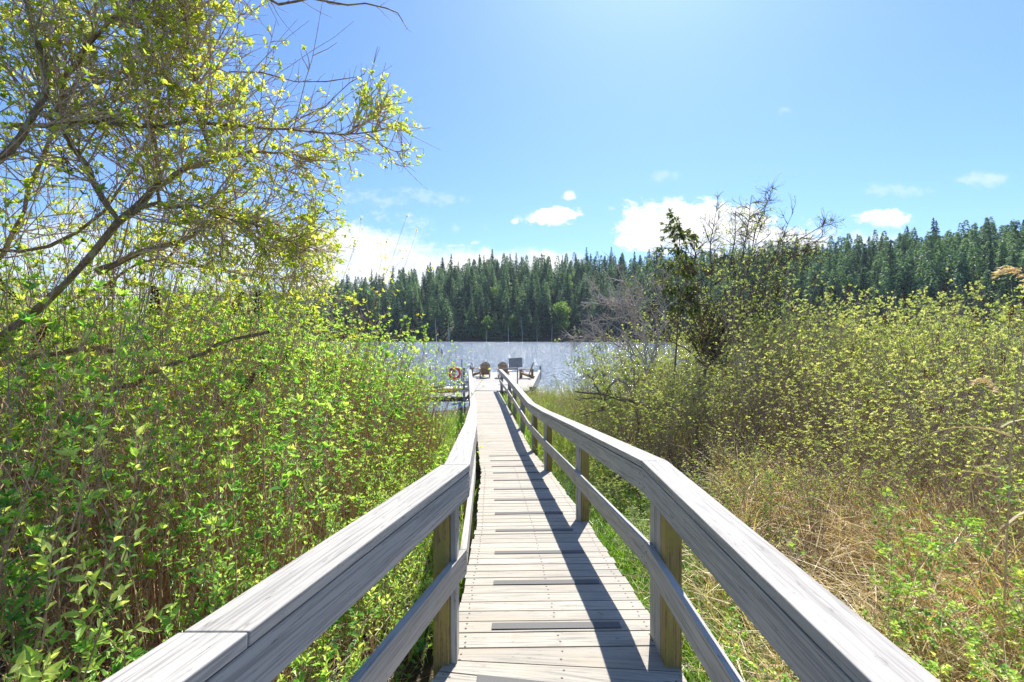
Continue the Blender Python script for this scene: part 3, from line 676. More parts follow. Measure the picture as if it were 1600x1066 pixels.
def scatter(side, seed, n_max):
    r = rng(seed); pts = []
    tries = 0
    while len(pts) < n_max and tries < 60000:
        tries += 1
        y = .3+25*r.random()**1.25; x = side*(.2+r.random()*(6+y*.9)); 
        ed = (xr(min(y, 24))if side > 0 else -xl(min(y, 24))); dist = (x*side)-(ed)
        if y < 2.6 and side < 0: dist = (x*side)-(.35+.3*(2.75-y))-.1
        md = (1.25 if y < 5 else .95 if y < 9 else .6) if side > 0 else (.55 if y < 3 else .95 if y < 7 else 1.05)
        if dist < md or abs(x)/max(y, .3) > 1.5 and y > 1.5 or (abs(x) < 1.9 and y < 1.2): continue
        if y > 23+1.5*math.sin(x) or (side < 0 and y > 11 and x/y > -.165-.012*max(0, y-16)): continue
        if side < 0 and y < 2.4 and r.random() < .6: continue
        if side > 0 and y < 3.2 and r.random() < .65: continue
        s_ = .50+.045*y
        if any((x-a)**2+(y-b)**2 < s_*s_ for a, b, _ in pts): continue
        pts.append((x, y, dist))
    return pts
def pickk(r, d, x, y):
    if x < 0: return int(r.choice([0, 2])) if d < 1.25 or r.random() < .2 else int(r.choice([1, 3]))
    tw = .8 if (2.6 < x < 7.5 and 4.5 < y < 12) else .25
    return 2 if r.random() < tw else int(r.choice([0, 1, 3]))
def place(pool, pts, topf, lab, grp, seed, catg):
    r = rng(seed); used = set()
    for x, y, dist in pts:
        k = pickk(r, dist, x, y) ; o = pool[k] if k not in used else copy_tree(pool[k]); used.add(k)
        z = float(hgt(x, y)); h = max(.55, topf(x, y, dist)-z)*(.85+.25*r.random()); s_ = h/2.2
        o.location = (x, y, z-.05); wd = max(.75, min(1.35, s_))*(1+.012*y); o.scale = (wd, wd, s_); o.rotation_euler = (r.normal(0, .05), r.normal(0, .05), r.random()*6.28)
        l_, g_ = lab(x, y, dist, k); tag(o, l_, catg, g_)
def topL(x, y, d): return float(np.interp(d, [.5, 1.1, 1.5, 2.2, 4], [1.75, 2.15, 3.2, 3.75, 4.35]))*(1+.10*float(hash2(x*.9, y*.7)))*max(.42, min(1, 1-.065*(y-11)))
def topR(x, y, d):
    u = x/max(y, .5); cap = float(np.interp(u, [.5, .75, 1.1], [4.6, 4.0, 3.5])); t = min(1.0+.55*max(0, d-.5)+.16*max(0, d-2.5), cap)
    if y > 9: t = float(np.interp(u, [.06, .13, .2, .3, .45, .8], [1.15, 1.6, 2.9, 3.8, 4.7, 4.5]))
    t *= 1+.22*float(hash2(x*.75+2, y*.6, 1.1))
    if 6 < y < 12.4 and .22 < u < .52: t *= .70
    if y > 18: t = min(t, 1.2+.25*max(0, x-3.5))
    return t
ptsL = scatter(-1, 1, 190); ptsR = scatter(1, 2, 210)
print('shrubs', len(ptsL), len(ptsR))
AL = ['leafy-topped', 'long-stemmed', 'densely leaved', 'brown-stemmed']; AR = ['twiggy', 'leafy', 'half-bare', 'low-branching']
def wh(y): return 'by the near rail joint' if y < 2.4 else 'by the rail bend' if y < 4.2 else 'beyond the rail bend' if y < 6 else 'halfway down the ramp' if y < 8.5 else 'by the ramp foot' if y < 11.5 else 'beyond the ramp foot'
def labL(x, y, d, k):
    if y > 14: return AL[k]+' green shrub near the ring posts, '+('innermost' if d < 2.2 else 'second row' if d < 4 else 'third row' if d < 6.5 else 'fourth row' if d < 10 else 'outermost')+(', by the water' if y > 18.5 else ''), 'green shrubs towards the lake'
    if d < 1.6: return AL[k]+' green shrub beside the left handrail '+wh(y), 'green shrubs beside the handrail'
    if d < 3.2: return AL[k]+' green shrub, second row of left thicket, '+wh(y), 'green shrubs in the left thicket'
    return AL[k]+' green shrub deep in left thicket '+('third row, ' if d < 4.8 else 'outermost, ')+wh(y), 'green shrubs in the left thicket'
def labR(x, y, d, k):
    if y > 12: return AR[k]+' olive shrub in the marsh, '+('close to the fallen branches' if x < 4.5 else 'behind the small tree' if x < 9 else ('far right' if x/y < .85 else 'farthest right')+(' by the water' if y > 18 else ' behind the tall shrubs')), 'olive shrubs by the marsh edge'
    if d < 2.4: return AR[k]+' olive shrub on the boardwalk verge, '+wh(y), 'olive shrubs on the verge'
    return AR[k]+' rust-tipped olive shrub, right thicket '+('middle, ' if d < 3.8 else 'third row, ' if d < 5.4 else 'outermost, ')+wh(y), 'olive shrubs with rust seed heads'
place(PL, ptsL, topL, labL, None, 11, 'shrub'); place(PR, ptsR, topR, labR, None, 12, 'shrub')

# ------------------------------------------------------------------ overhanging tree on the left
def px(x, y, Y): return ((x-800)/F*Y, Y, CAMZ-(y-525)/F*Y)
def resample(pts, k):
    pts = np.array(pts, float); s_ = np.concatenate(([0], np.cumsum(np.linalg.norm(np.diff(pts, axis=0), axis=1)))); t = np.linspace(0, s_[-1], k)
    out_ = np.column_stack([np.interp(t, s_, pts[:, i]) for i in range(3)])
    sm2 = out_.copy(); sm2[1:-1] = (out_[:-2]+2*out_[1:-1]+out_[2:])/4; return sm2
def make_tree(name, limbs, seed, nb, nt, nf, leaf, lmat, bmat, tmat, leafn, blen=(.35, .9), tlen=(.12, .4), flen=(.06, .2), up=.03, lw=.5, lich=0, trad=1.0, bare_=(), whips=0):
    r = rng(seed); t = empty(name, limbs[0][0][0]); base = np.array(limbs[0][0][0]); K = 16
    Ls = []; tr = MB()
    for n_, (pts, r0, r1) in enumerate(limbs):
        P = resample(pts, K); P[1:-1] += r.normal(0, .012, (K-2, 3)); Ls.append(P-base)
        rr = np.linspace(r0, r1, K)*(1+.12*r.normal(0, 1, K)); 
        b_ = MB(); tubes(b_, (P-base)[None], rr[None], 8 if r0 > .02 else 5); b_.build('trunk' if n_ == 0 else 'limb', bmat, t, True)
    Lp = np.array([l for n_, l in enumerate(Ls) if (n_ > 0 or len(Ls) == 1) and n_ not in bare_]); Lall = np.array(Ls)
    B, bi, bt = spawn(Lp, nb, .05, 1, .9, *blen, 8, r, .13, up=up)
    T, _, _ = spawn(B, nt, .1, 1, .8, *tlen, 6, r, .15, up=up*.6)
    Fp, _, _ = spawn(np.concatenate((T, )), nf, .1, 1, .8, *flen, 4, r, .16)
    b_ = MB()
    if whips:
        Wp, _, _ = spawn(Lp, whips, .05, 1, 1.0, .5, 1.35, 8, r, .05, up=.02); tubes(b_, Wp, rad(whips, 8, .0032, .0012), 4); T = np.concatenate((T, spawn(Wp, whips*2, .2, 1, .7, .08, .25, 6, r, .1)[0])); nt = len(T)
    if bare_: Wb, _, _ = spawn(Lall[list(bare_)], 12*len(bare_), .3, 1, .8, .08, .28, 8, r, .12); tubes(b_, Wb, rad(len(Wb), 8, .0025, .001), 4)
    tubes(b_, B, rad(nb, 8, .0060*trad, .0018), 5); tubes(b_, T, rad(nt, 6, .0036*trad, .0012), 4); tubes(b_, Fp, rad(nf, 4, .0019*trad, .0008), 3); b_.build('twigs', tmat, t)
    if leafn:
        lv = MB()
        for Q, n, s0 in ((Fp, leafn, 1.), (T, int(leafn*.6), 1.05)):
            idx = r.integers(0, len(Q), n); tt = .25+.75*r.random(n)**.7; p, tan = pick(Q, idx, tt); nl = 3; p = np.repeat(p, nl, 0); tan = np.repeat(tan, nl, 0)
            sd_ = norm(np.cross(tan, r.normal(0, 1, p.shape))); D = tan*.6+sd_*.8+[0, 0, .1]; LL = leaf*s0*(.5+.8*r.random(len(p)))
            leaves(lv, p, D, r.normal(0, .5, p.shape)+[0, 0, 1], LL, LL*lw, .2, np.clip(np.repeat(r.random(n), nl)*.6+.4*r.random(len(p)), 0, 1), r=r)
        lv.build('crown', lmat, t)
    if lich:
        lv = MB(); idx = r.integers(0, len(Lp), lich); p, tan = pick(Lp, idx, r.random(lich)); n = 22; p = np.repeat(p, n, 0)+r.normal(0, .012, (lich*n, 3))
        leaves(lv, p, r.normal(0, 1, p.shape)+[0, 0, -.4], r.normal(0, 1, p.shape), .022, .005, .2, r=r); lv.build('lichen', M['lichen'], t)
    return t
M['lichen'] = leafmat('grey_lichen', [(0, (.22, .23, .13)), (1, (.46, .46, .30))], .3)
LT = [([( -3.7, 3.1, .6), px(-60, 570, 2.9), px(50, 485, 2.9), px(130, 430, 2.9), px(165, 375, 2.9), px(186, 345, 2.9)], .028, .021),
      ([px(186, 345, 2.9), px(150, 290, 2.85), px(112, 225, 2.8), px(84, 180, 2.8), px(92, 130, 2.8), px(130, 75, 2.75), px(185, 12, 2.7), px(250, -25, 2.7)], .018, .008),
      ([px(186, 345, 2.9), px(250, 290, 3.0), px(330, 245, 3.1), px(420, 235, 3.3), px(500, 250, 3.4)], .024, .005),
      ([px(20, 196, 2.7), px(120, 192, 2.75), px(250, 195, 2.9), px(340, 196, 3.0), px(440, 200, 3.1), px(530, 205, 3.2), px(590, 216, 3.25), px(622, 196, 3.3)], .017, .004),
      ([px(150, 425, 3.0), px(200, 395, 3.1), px(290, 375, 3.3), px(360, 330, 3.4), px(420, 345, 3.5), px(490, 380, 3.6)], .022, .004),
      ([px(-40, 300, 2.5), px(20, 230, 2.5), px(70, 150, 2.55), px(60, 60, 2.6), px(20, -40, 2.6)], .02, .010),
      ([px(186, 345, 2.9), px(240, 318, 2.9), px(320, 330, 3.0), px(400, 352, 3.1), px(470, 400, 3.2)], .014, .003),
      ([px(200, -90, 2.6), px(340, -20, 2.8), px(440, 2, 2.9), px(520, 3, 3.0), px(590, 10, 3.0), px(622, 18, 3.0), px(636, 45, 3.0)], .012, .003),
      ([px(250, 330, 3.2), px(235, 180, 3.1), px(256, 100, 3.0), px(255, -20, 3.0)], .013, .007),
      ([px(330, 240, 3.1), px(305, 180, 3.0), px(303, 110, 3.0), px(285, 20, 2.9), px(270, -40, 2.9)], .009, .005),
      ([px(-80, 380, 3.2), px(60, 400, 3.2), px(150, 350, 3.2), px(240, 200, 3.3), px(360, 90, 3.3), px(450, 130, 3.4), px(510, 130, 3.5), px(560, 120, 3.5)], .014, .003),
      ([px(-60, 470, 3.6), px(20, 380, 3.5), px(60, 260, 3.4), px(140, 130, 3.4), px(150, -40, 3.4)], .02, .006),
      ([px(100, 480, 3.9), px(230, 400, 3.8), px(330, 420, 3.8), px(430, 440, 3.9), px(500, 420, 4.0)], .014, .003),
      ([px(250, 420, 3.6), px(340, 300, 3.7), px(430, 200, 3.8), px(500, 170, 3.9), px(570, 115, 4.0)], .010, .003)]
tl = make_tree('overhanging_tree', LT, 21, 320, 2100, 3600, .031, M['leafT'], M['bark'], M['twig'], 5400, (.3, .8), (.12, .38), (.06, .18), lich=150, bare_=(7, 10, 13), whips=380)
tag(tl, 'overhanging tree with dark crooked limbs and small yellow-green leaves above the thicket', 'tree')
# dead mossy limbs lying inside the thicket
DL = [([px(40, 560, 3.4), px(120, 545, 3.3), px(200, 552, 3.2)], .022, .014, 'dead mossy limb lying low under the overhanging tree'), ([px(120, 640, 3.6), px(220, 590, 3.5), px(300, 555, 3.4), px(360, 530, 3.35), px(420, 519, 3.3)], .02, .013, 'broken dark limb with a blunt end poking out of the green thicket')]
for pts, a_, b2, lab in DL:
    P = resample(pts, 14); base = P[0].copy(); r = rng(len(pts)); P[1:-1] += r.normal(0, .012, (12, 3)); b_ = MB(); tubes(b_, (P-base)[None], (np.linspace(a_, b2, 14)*(1+.15*r.normal(0, 1, 14)))[None], 8)
    o = b_.build('dead_limb', M['bark'], smooth=True); o.location = base; tag(o, lab, 'dead limb')

# ------------------------------------------------------------------ small tree right, dead branches, cedar
RT = [([(4.75, 12.6, .1), px(1100, 590, 12.6), px(1106, 560, 12.6), px(1108, 530, 12.6)], .06, .045)]
for (x_, y_, sx_, sy_, w_) in ((1020, 400, 1050, 500, .022), (1052, 372, 1075, 480, .026), (1085, 380, 1090, 470, .03), (1120, 325, 1112, 450, .034), (1150, 330, 1135, 450, .03), (1175, 305, 1150, 450, .032), (1208, 292, 1165, 440, .034), (1240, 330, 1180, 460, .028), (1300, 342, 1215, 400, .03), (1265, 390, 1180, 480, .024), (1000, 450, 1040, 530, .022), (1230, 440, 1170, 510, .022), (1285, 370, 1200, 430, .02), (1190, 350, 1130, 480, .022)):
    RT.append(([px(1104, 575, 12.6), px((sx_+1108)/2, (sy_+560)/2, 12.6+.5*math.sin(x_)), px(sx_, sy_, 12.6+.9*math.sin(x_)), px((x_+sx_)/2+8*math.sin(x_*3), (y_+sy_)/2, 12.6+1.2*math.sin(x_)), px(x_, y_, 12.6+1.4*math.sin(x_))], w_*1.3, .006))
tr_ = make_tree('bare_topped_tree', RT, 31, 420, 2600, 4200, .05, M['leafR'], M['bark'], M['darktwig'], 1500, (.35, 1.0), (.2, .6), (.1, .3), lw=.5, trad=1.9)
tag(tr_, 'broad multi-stemmed tree with bare dark top branches rising from the thicket', 'tree')
RB = [([(3.1, 12.2, .2), px(1010, 570, 12), px(995, 540, 12), px(960, 510, 11.8), px(930, 490, 11.7)], .035, .005), ([px(1010, 570, 12), px(1005, 500, 12), px(980, 450, 12), px(965, 420, 12)], .025, .004),
      ([px(1000, 560, 12), px(950, 530, 11.9), px(905, 525, 11.8)], .018, .004), ([px(1010, 580, 12), px(1040, 500, 12.2), px(1035, 440, 12.3)], .022, .004), ([px(998, 520, 12), px(960, 470, 12), px(925, 478, 11.9)], .014, .003)]
o = make_tree('bare_shrub', RB, 33, 80, 480, 900, .03, M['leafR'], M['greytwig'], M['greytwig'], 0, (.4, 1.2), (.2, .7), (.1, .35), trad=2.8)
tag(o, 'leafless grey shrub leaning towards the water beside the small tree', 'shrub')
SP = [([(3.15, 11.4, .2), px(988, 600, 11.4), px(975, 540, 11.4), px(960, 505, 11.4)], .028, .008), ([(2.9, 11, .2), px(992, 560, 11), px(985, 530, 11)], .02, .006)]
o = make_tree('dead_sapling', [([(2.93, 11, .25), px(993, 610, 11), px(990, 575, 11), px(982, 535, 11)], .026, .009), ([px(993, 600, 11), px(1002, 588, 11), px(1008, 585, 11)], .012, .005), ([px(990, 575, 11), px(975, 590, 11), px(968, 550, 11)], .010, .004)], 35, 10, 40, 50, .03, M['leafR'], M['bark'], M['twig'], 0, (.2, .6), (.1, .3), (.1, .2), trad=1.5)
tag(o, 'thin dark dead sapling standing above the fallen branches', 'dead tree')
FB = [([px(1025, 640, 10.6), px(990, 628, 10.6), px(940, 616, 10.6), px(898, 612, 10.6)], .05, .018), ([px(940, 640, 10.6), px(950, 605, 10.5), px(965, 592, 10.5), px(990, 610, 10.5)], .03, .012),
      ([px(938, 615, 10.6), px(925, 592, 10.6), px(918, 585, 10.5), px(908, 592, 10.4)], .022, .008), ([px(925, 592, 10.6), px(932, 577, 10.6)], .014, .006), ([px(960, 625, 10.5), px(920, 622, 10.5), px(898, 625, 10.4)], .024, .010), ([px(945, 640, 10.5), px(925, 645, 10.4), px(905, 648, 10.3)], .020, .008), ([px(938, 600, 10.6), px(946, 585, 10.6), px(940, 578, 10.6)], .010, .004)]
o = make_tree('fallen_branch', FB, 36, 26, 40, 40, .03, M['leafR'], M['bark'], M['bark'], 0, (.12, .4), (.08, .2), (.05, .1), trad=1.6); tag(o, 'fallen dark crooked branch with sunlit top lying in the marsh', 'fallen branch')
# dark evergreen sapling with drooping sprays
def cedar(base, top, seed):
    r = rng(seed); t = empty('cedar_sapling', base); base = np.array(base); top = np.array(top)-base; b_ = MB(); P = resample([(0, 0, 0), top*.5+[.1, 0, 0], top], 12)[None]; tubes(b_, P, rad(1, 12, .035, .005), 6)
    B, _, bt = spawn(P, 46, .6, 1, 1.15, .4, 1.05, 6, r, .08, grav=.05); tubes(b_, B, rad(46, 6, .009, .003), 4); b_.build('trunk', M['bark'], t)
    T, _, _ = spawn(B, 330, .2, 1, .8, .12, .34, 4, r, .1, grav=.32); n = len(T)*9; idx = np.repeat(np.arange(len(T)), 9); p, tan = pick(T, idx, r.random(n)); lv = MB()
    leaves(lv, p, tan+r.normal(0, .45, p.shape)+[0, 0, -.5], r.normal(0, 1, p.shape), .10, .030, .15, r=r); lv.build('crown', M['leafC'], t); return t
tag(cedar((3.95, 12.2, .2), px(1062, 345, 12.2), 7), 'dark drooping evergreen sapling poking up left of the bare tree top', 'evergreen sapling')

# ------------------------------------------------------------------ broad-leaved foreground plants
def leafy(name, base, H, seed, leaf, n_st=6, lmat='leafL', spread=.25, lw=.42, nl=26, lean=(0, 0)):
    r = rng(seed); t = empty(name, base); a = r.random(n_st)*6.28; st = np.column_stack((.05*np.cos(a), .05*np.sin(a), np.zeros(n_st))); d = np.column_stack((np.cos(a)*spread+lean[0], np.sin(a)*spread+lean[1], np.ones(n_st)))
    P = wander(st, d, H*(.65+.4*r.random(n_st)), 9, r, .06); b_ = MB(); tubes(b_, P, rad(n_st, 9, .0055, .002), 5); nb = n_st*5; Bq, _, _ = spawn(P, nb, .35, .98, .7, H*.1, H*.25, 5, r, .08, up=.1); tubes(b_, Bq, rad(nb, 5, .0028, .0012), 4); b_.build('stems', M['stemL'], t)
    lv = MB()
    for Q, m_, t0 in ((P, nl, .3), (Bq, max(5, nl//3), .15)):
        n = len(Q)*m_; idx = np.repeat(np.arange(len(Q)), m_); tt = np.tile(np.linspace(t0, 1, m_), len(Q)); p, tan = pick(Q, idx, tt); an = np.tile(np.arange(m_)*2.4, len(Q)); 
        e1 = norm(np.cross(tan, np.array([[.3, 1, .1]]))); e2 = np.cross(tan, e1); sd_ = e1*np.cos(an)[:, None]+e2*np.sin(an)[:, None]; D = sd_*(1.15-.75*tt[:, None])+tan*(.35+.6*tt[:, None])
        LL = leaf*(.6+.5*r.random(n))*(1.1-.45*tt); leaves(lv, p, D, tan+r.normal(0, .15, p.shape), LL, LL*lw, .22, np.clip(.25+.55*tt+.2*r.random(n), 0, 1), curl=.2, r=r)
    lv.build('leaves', M[lmat], t); return t
NP = [((-1.12, 1.42, .75), 1.35, .075, 6, 'bright leafy shoot cluster growing behind the near left rail joint'), ((-1.35, 1.25, .8), 1.2, .08, 6, 'broad-leaved green plant at the bottom left corner beside the rail'), ((-1.75, 2.5, .8), 1.75, .065, 8, 'rounded bright green bush half way along the near left rail'), ((-2.4, 2.3, .8), 1.75, .07, 6, 'green leafy stems left of the rounded bush'),
      ((-1.15, 2.9, .7), 1.25, .06, 9, 'dense green plant showing under the left rail'), ((-.98, 2.2, .7), .95, .06, 9, 'dark green plant beneath the left rail near the mossy post'), ((-2.0, 1.75, .8), 2.0, .075, 4, 'tall pale willow shoots at the frame edge under the tree'), ((-1.55, 3.5, .6), 1.9, .055, 9, 'bright green bush beyond the rounded one'), ((-1.25, 4.4, .5), 1.6, .05, 9, 'bright green bush just outside the left rail bend')]
NP += [((-1.05, 3.7, .55), 1.25, .05, 10, 'bright green bush against the rail just past the left bend'), ((-1.15, 5.3, .35), 1.5, .05, 10, 'bright green bush by the left rail near the second post'), ((-1.6, 6.0, .3), 1.8, .048, 10, 'bright green bush one row behind the second left post'), ((-1.35, 7.2, .25), 1.6, .045, 10, 'bright green bush by the left rail half way down the ramp'),
       ((-1.9, 2.9, .75), 1.7, .055, 10, 'leafy fresh green bush between the rounded bush and the bend'), ((-1.5, 2.05, .8), 1.45, .06, 9, 'leafy fresh green bush pressing on the near left rail'), ((-2.3, 3.9, .6), 2.1, .05, 10, 'tall fresh green bush behind the left bend')]
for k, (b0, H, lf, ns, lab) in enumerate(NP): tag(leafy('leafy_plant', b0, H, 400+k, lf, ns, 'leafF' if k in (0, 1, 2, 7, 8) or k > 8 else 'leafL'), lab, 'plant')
# brambles (right, near)
def bramble(base, seed, H=1.3, n=7, lean=(0, 0)):
    r = rng(seed); t = empty('bramble', base); a = r.random(n)*6.28; st = np.column_stack((.08*np.cos(a), .08*np.sin(a), np.zeros(n))); d = np.column_stack((np.cos(a)*.35+lean[0], np.sin(a)*.35+lean[1], np.ones(n)))
    P = wander(st, d, H*(.8+.5*r.random(n)), 11, r, .08, grav=.07); b_ = MB(); tubes(b_, P, rad(n, 11, .0045, .0018), 5); nb = n*6; Bq, _, _ = spawn(P, nb, .2, 1, .9, .15, .4, 5, r, .12); tubes(b_, Bq, rad(nb, 5, .0022, .001), 4); b_.build('stems', M['twig'], t)
    lv = MB()
    for Q, m_ in ((Bq, 7), (P, 11)):
        n_ = len(Q)*m_; idx = np.repeat(np.arange(len(Q)), m_); p, tan = pick(Q, idx, .2+.8*r.random(n_)); sd_ = norm(np.cross(tan, r.normal(0, 1, p.shape))); D0 = norm(tan*.5+sd_+[0, 0, .25]); p2 = p+D0*.03
        S = norm(np.cross(D0, [[0, 0, 1.]])); v = np.repeat(r.random(n_), 5)
        for k, (aa, bb_, cc) in enumerate(((1, 0, 1), (.45, .9, .85), (.45, -.9, .85), (-.1, 1, .7), (-.1, -1, .7))):
            leaves(lv, p2-D0*(.012 if k > 2 else 0), D0*aa+S*bb_, r.normal(0, .25, p.shape)+[0, 0, 1], .026*cc, .019*cc, .2, np.clip(v[::5]*.7+.3*r.random(n_), 0, 1), curl=.25, r=r)
    lv.build('leaves', M['leafB'], t); return t
BR = [((2.0, 1.9, .8), 'bramble with thin dark canes leaning over dry grass beside the near rail'), ((2.7, 2.3, .8), 'bramble growing through dry straw, second from the near rail'), ((1.75, 2.5, .7), 'small bright bramble against the outer side of the rail'), ((3.3, 2.9, .9), 'bramble among tall straw at the frame edge'), ((2.4, 3.3, .8), 'bramble below the dark hollow in the thicket'), ((1.55, 1.35, .8), 'dark leaved bramble at the lower corner by the rail'), ((2.5, 1.6, .9), 'bramble at the bottom edge among bent straw')]
for k, (b0, lab) in enumerate(BR): tag(bramble(b0, 500+k, 1.0+.07*b0[0]+.1*(k % 2), 8, (-.1, -.05)), lab, 'bramble')

# ------------------------------------------------------------------ grasses and litter (uncountable)
def blades(name, pts, H, W, mt, seed, bend=.5, k=5, lab=''):
    r = rng(seed); n = len(pts); a = r.random(n)*6.28; out2 = np.column_stack((np.cos(a), np.sin(a), np.zeros(n))); h = H*(.5+.7*r.random(n)); bd = bend*(.3+1.2*r.random(n)); P = np.zeros((n, k, 3)); P[:, 0] = pts
    el = np.full(n, 1.45)-.2*r.random(n)
    for i_ in range(1, k):
        st = (h/(k-1))[:, None]; el2 = el-bd*(i_/(k-1))**1.6*2.0; P[:, i_] = P[:, i_-1]+(out2*np.cos(el2)[:, None]+np.array([0, 0, 1])*np.sin(el2)[:, None])*st
    S = np.column_stack((-np.sin(a), np.cos(a), np.zeros(n)))+r.normal(0, .3, (n, 3)); wd = (W*(.6+.8*r.random(n)))[:, None, None]*np.array([1, .95, .8, .5, .05])[None, :k, None]
    V_ = np.stack((P-S[:, None]*wd/2, P+S[:, None]*wd/2), 2).reshape(-1, 3); b = np.arange(n)[:, None]*k*2; j = np.arange(k-1)[None]*2; Q = np.stack((b+j, b+j+1, b+j+3, b+j+2), -1).reshape(-1, 4)
    mb_ = MB(); mb_.add(V_, Q, None, np.repeat(r.random(n), k*2)); o = mb_.build(name, M[mt]); return tag(o, lab, 'grass', kind='stuff')
def spread(n, seed, f):
    r = rng(seed); out_ = []
    P = []
    while len(P) < n:
        y = r.random(n)*26; x = (r.random(n)-.5)*40
        w_ = f(x, y); kp = r.random(n) < w_; P.extend(zip(x[kp], y[kp]))
    P = np.array(P[:n]); return np.column_stack((P, hgt(P[:, 0], P[:, 1])-.02))
xrv = np.vectorize(xr); xlv = np.vectorize(xl)
def clump(x, y, s, th): return (hash2(x*s, y*s, 1.3)+.4*hash2(x*s*2.7+3, y*s*2.7, 1.) > th).astype(float)
def fG(x, y):
    d = np.minimum(x-xrv(y), 9); return ((d > .02) & (d < 1.5+.05*y) & (y > .4) & (y < 24))*clump(x, y, 2.2, -.35)*np.clip(1.3-y/14, .15, 1)*(1-d/3.2)
blades('green_grass', spread(19000, 1, fG), .5, .012, 'grassG', 1, .5, lab='fresh green grass tufts along the outer edge of the boardwalk')
def fD(x, y):
    d = x-xrv(y); return ((d > .6) & (d < 5.5) & (y > .5) & (y < 9))*clump(x, y, 1.7, -.1)*np.where((x/np.maximum(y, .3) > .72) & (y < 5), 1.6, .22*(x/np.maximum(y, .3) > .4))
blades('dry_grass', spread(20000, 2, fD), 1.25, .0075, 'grassD', 2, .8, lab='bent tan dry grass around the brambles')
def fS(x, y):
    d = x-xrv(y); return ((d > .3) & (d < 9) & (y > 10) & (y < 26))*(clump(x, y, .9, -.2)*.85+.15)
blades('marsh_sedge', spread(13000, 3, fS), .62, .011, 'sedge', 3, .35, lab='yellow-green sedge filling the marsh beside the dock')
def fL(x, y):
    d = xlv(y)-x; return ((d > .1) & (d < 3) & (y > 4) & (y < 17.5))*clump(x, y, 1.5, -.2)
blades('bank_grass', spread(9000, 4, fL), .6, .010, 'grassG', 4, .45, lab='green grass low between the shrubs and the handrail')
def litter(name, n, seed, side, lab):
    r = rng(seed); y = .2+12*r.random(n)**1.9; x = side*(.9+(1+y*1.2)*r.random(n)*1.2); base = np.column_stack((x, y, hgt(x, y)+r.random(n)**2*.55))
    d = r.normal(0, 1, (n, 3)); d[:, 2] = np.abs(d[:, 2])*.6; P = wander(base, d, .2+.5*r.random(n), 4, r, .25); mb_ = MB(); tubes(mb_, P, rad(n, 4, .0026, .0012), 3); m2 = n*2
    y = .2+12*r.random(m2)**1.3; x = side*(.9+(1+y*1.2)*r.random(m2)*1.2); flakes(mb_, np.column_stack((x, y, hgt(x, y)+.01+.05*r.random(m2))), r.normal(0, 1, (m2, 3))*[1, 1, .3], r.normal(0, .4, (m2, 3))+[0, 0, 1], .05, .03)
    tag(mb_.build(name, M['litter']), lab, 'undergrowth', kind='stuff')
litter('undergrowth', 24000, 8, -1, 'tangled dead brown twigs under the left thicket'); litter('undergrowth', 11000, 9, 1, 'tangled dead twigs and straw under the right thicket')
# tall reeds with plumes
def reed(base, H, seed, lean, lab):
    r = rng(seed); t = empty('reed', base); P = wander(np.zeros((1, 3)), np.array([[lean, 0, 1.]]), np.array([H]), 9, r, .02); b_ = MB(); tubes(b_, P, rad(1, 9, .006, .003), 5); b_.build('stalk', M['straw'], t)
    pl = P[0, -1]; n = 130; tt = r.random(n); c_ = np.column_stack((pl[0]-.2*tt, pl[1]+0*tt, pl[2]+.10*np.sin(tt*2.6)-.02)); b_ = MB(); leaves(b_, c_+r.normal(0, .008, (n, 3)), np.column_stack((-np.ones(n), r.normal(0, .5, n), r.normal(-.3, .4, n))), r.normal(0, 1, (n, 3)), .035, .006, r=r); b_.build('plume', M['plume'], t)
    for k in range(3):
        z_ = .45+.2*k; p, tan = pick(P, np.array([0]), np.array([z_])); Q = wander(p, np.array([[(-1)**k*.9, .2, .7]]), np.array([.5]), 6, r, .05, grav=.25); b_ = MB(); tubes(b_, Q, rad(1, 6, .007, .001), 3); b_.build('blade', M['grassD'], t)
    tag(t, lab, 'reed')
M['straw'] = barkmat('straw_stalk', (.42, .32, .17), (.6, .48, .28), sc_=50)
reed((2.95, 2.9, .9), 2.62, 4, .02, 'tall tan reed with a drooping feathery plume above the right thicket'); reed((3.6, 3.6, .9), 1.9, 5, .05, 'pale straw reed stalk standing in the right thicket')
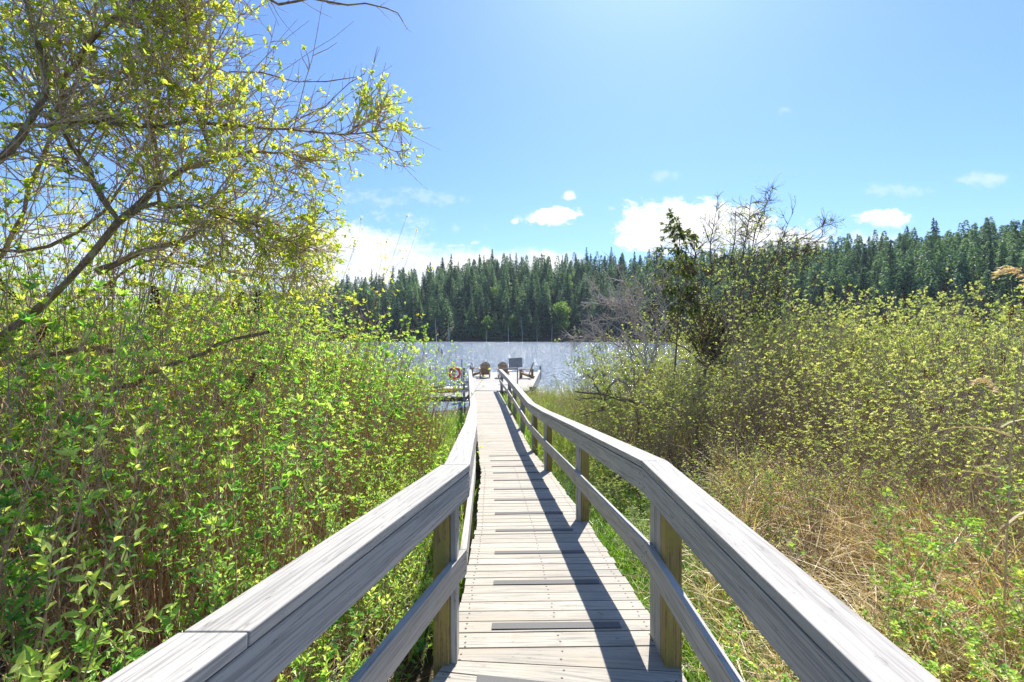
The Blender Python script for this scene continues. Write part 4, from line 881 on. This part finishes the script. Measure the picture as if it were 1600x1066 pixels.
# tall whippy shrubs filling the space below and behind the overhanging tree
TS = [spirea('tall_shrub', 180+k, 4.4, 26, .8, lf, M['leafT'], M['stemR'], de, .25, .30, 9, 1, srad=.006, lw=.5) for k, (lf, de) in enumerate([(.034, .55), (.03, .75)])]
reg(None)
r = rng(77); spots = [(-3.1, 3.6), (-3.0, 4.4), (-3.9, 4.2), (-3.2, 5.0), (-4.8, 4.9), (-4.0, 5.7), (-3.7, 7.2), (-5.2, 6.2), (-3.3, 6.6), (-4.6, 3.9), (-2.9, 2.6), (-3.6, 2.6)]
for k, (x, y) in enumerate(spots):
    o = TS[k] if k < 2 else copy_tree(TS[k % 2]); o.location = (x, y, float(hgt(x, y))-.05); s_ = .9+.3*r.random(); o.scale = (s_, s_, s_); o.rotation_euler = (r.normal(0, .08), r.normal(0, .08), r.random()*6.28)
    tag(o, ('yellow-leaved' if k % 2 else 'sparse')+' tall whippy shrub under the overhanging tree, '+('front row' if y < 4 else 'middle row' if y < 5.5 else 'back row'), 'shrub', 'tall shrubs under the overhanging tree')
# air between the camera and the far forest
m, q, out = mat('haze_air'); pv = q.new('ShaderNodeVolumePrincipled'); pv.inputs['Color'].default_value = (.75, .86, 1, 1); pv.inputs['Density'].default_value = .00012; pv.inputs['Anisotropy'].default_value = .25
q.l.new(pv.outputs[0], out.inputs['Volume'])
b_ = MB(); b_.box((0, 450, 59), 3700, 2000, 124); tag(b_.build('haze', m), kind='stuff')
# things that share a label but stand apart get their order added
byl = {}
for o in C.objects:
    if o.parent is None and o.get('label') and o.get('category') in ('shrub', 'conifer', 'tree trunk'): byl.setdefault(o['label'], []).append(o)
OR = ['', 'second', 'third', 'fourth', 'fifth', 'sixth', 'seventh', 'eighth', 'ninth', 'tenth', 'eleventh', 'twelfth']
for lab, L_ in byl.items():
    if len(L_) < 2 or len(L_) > 12: continue
    con = L_[0]['category'] != 'shrub'
    L_.sort(key=lambda o: o.location.x/o.location.y if con else o.location.length)
    for k, o in enumerate(L_):
        if con: o['label'] = ('leftmost ' if k == 0 else OR[k]+' from left, ')+lab
        else: o['label'] = ('nearest ' if k == 0 else 'farthest ' if k == len(L_)-1 else OR[k]+' nearest ')+lab
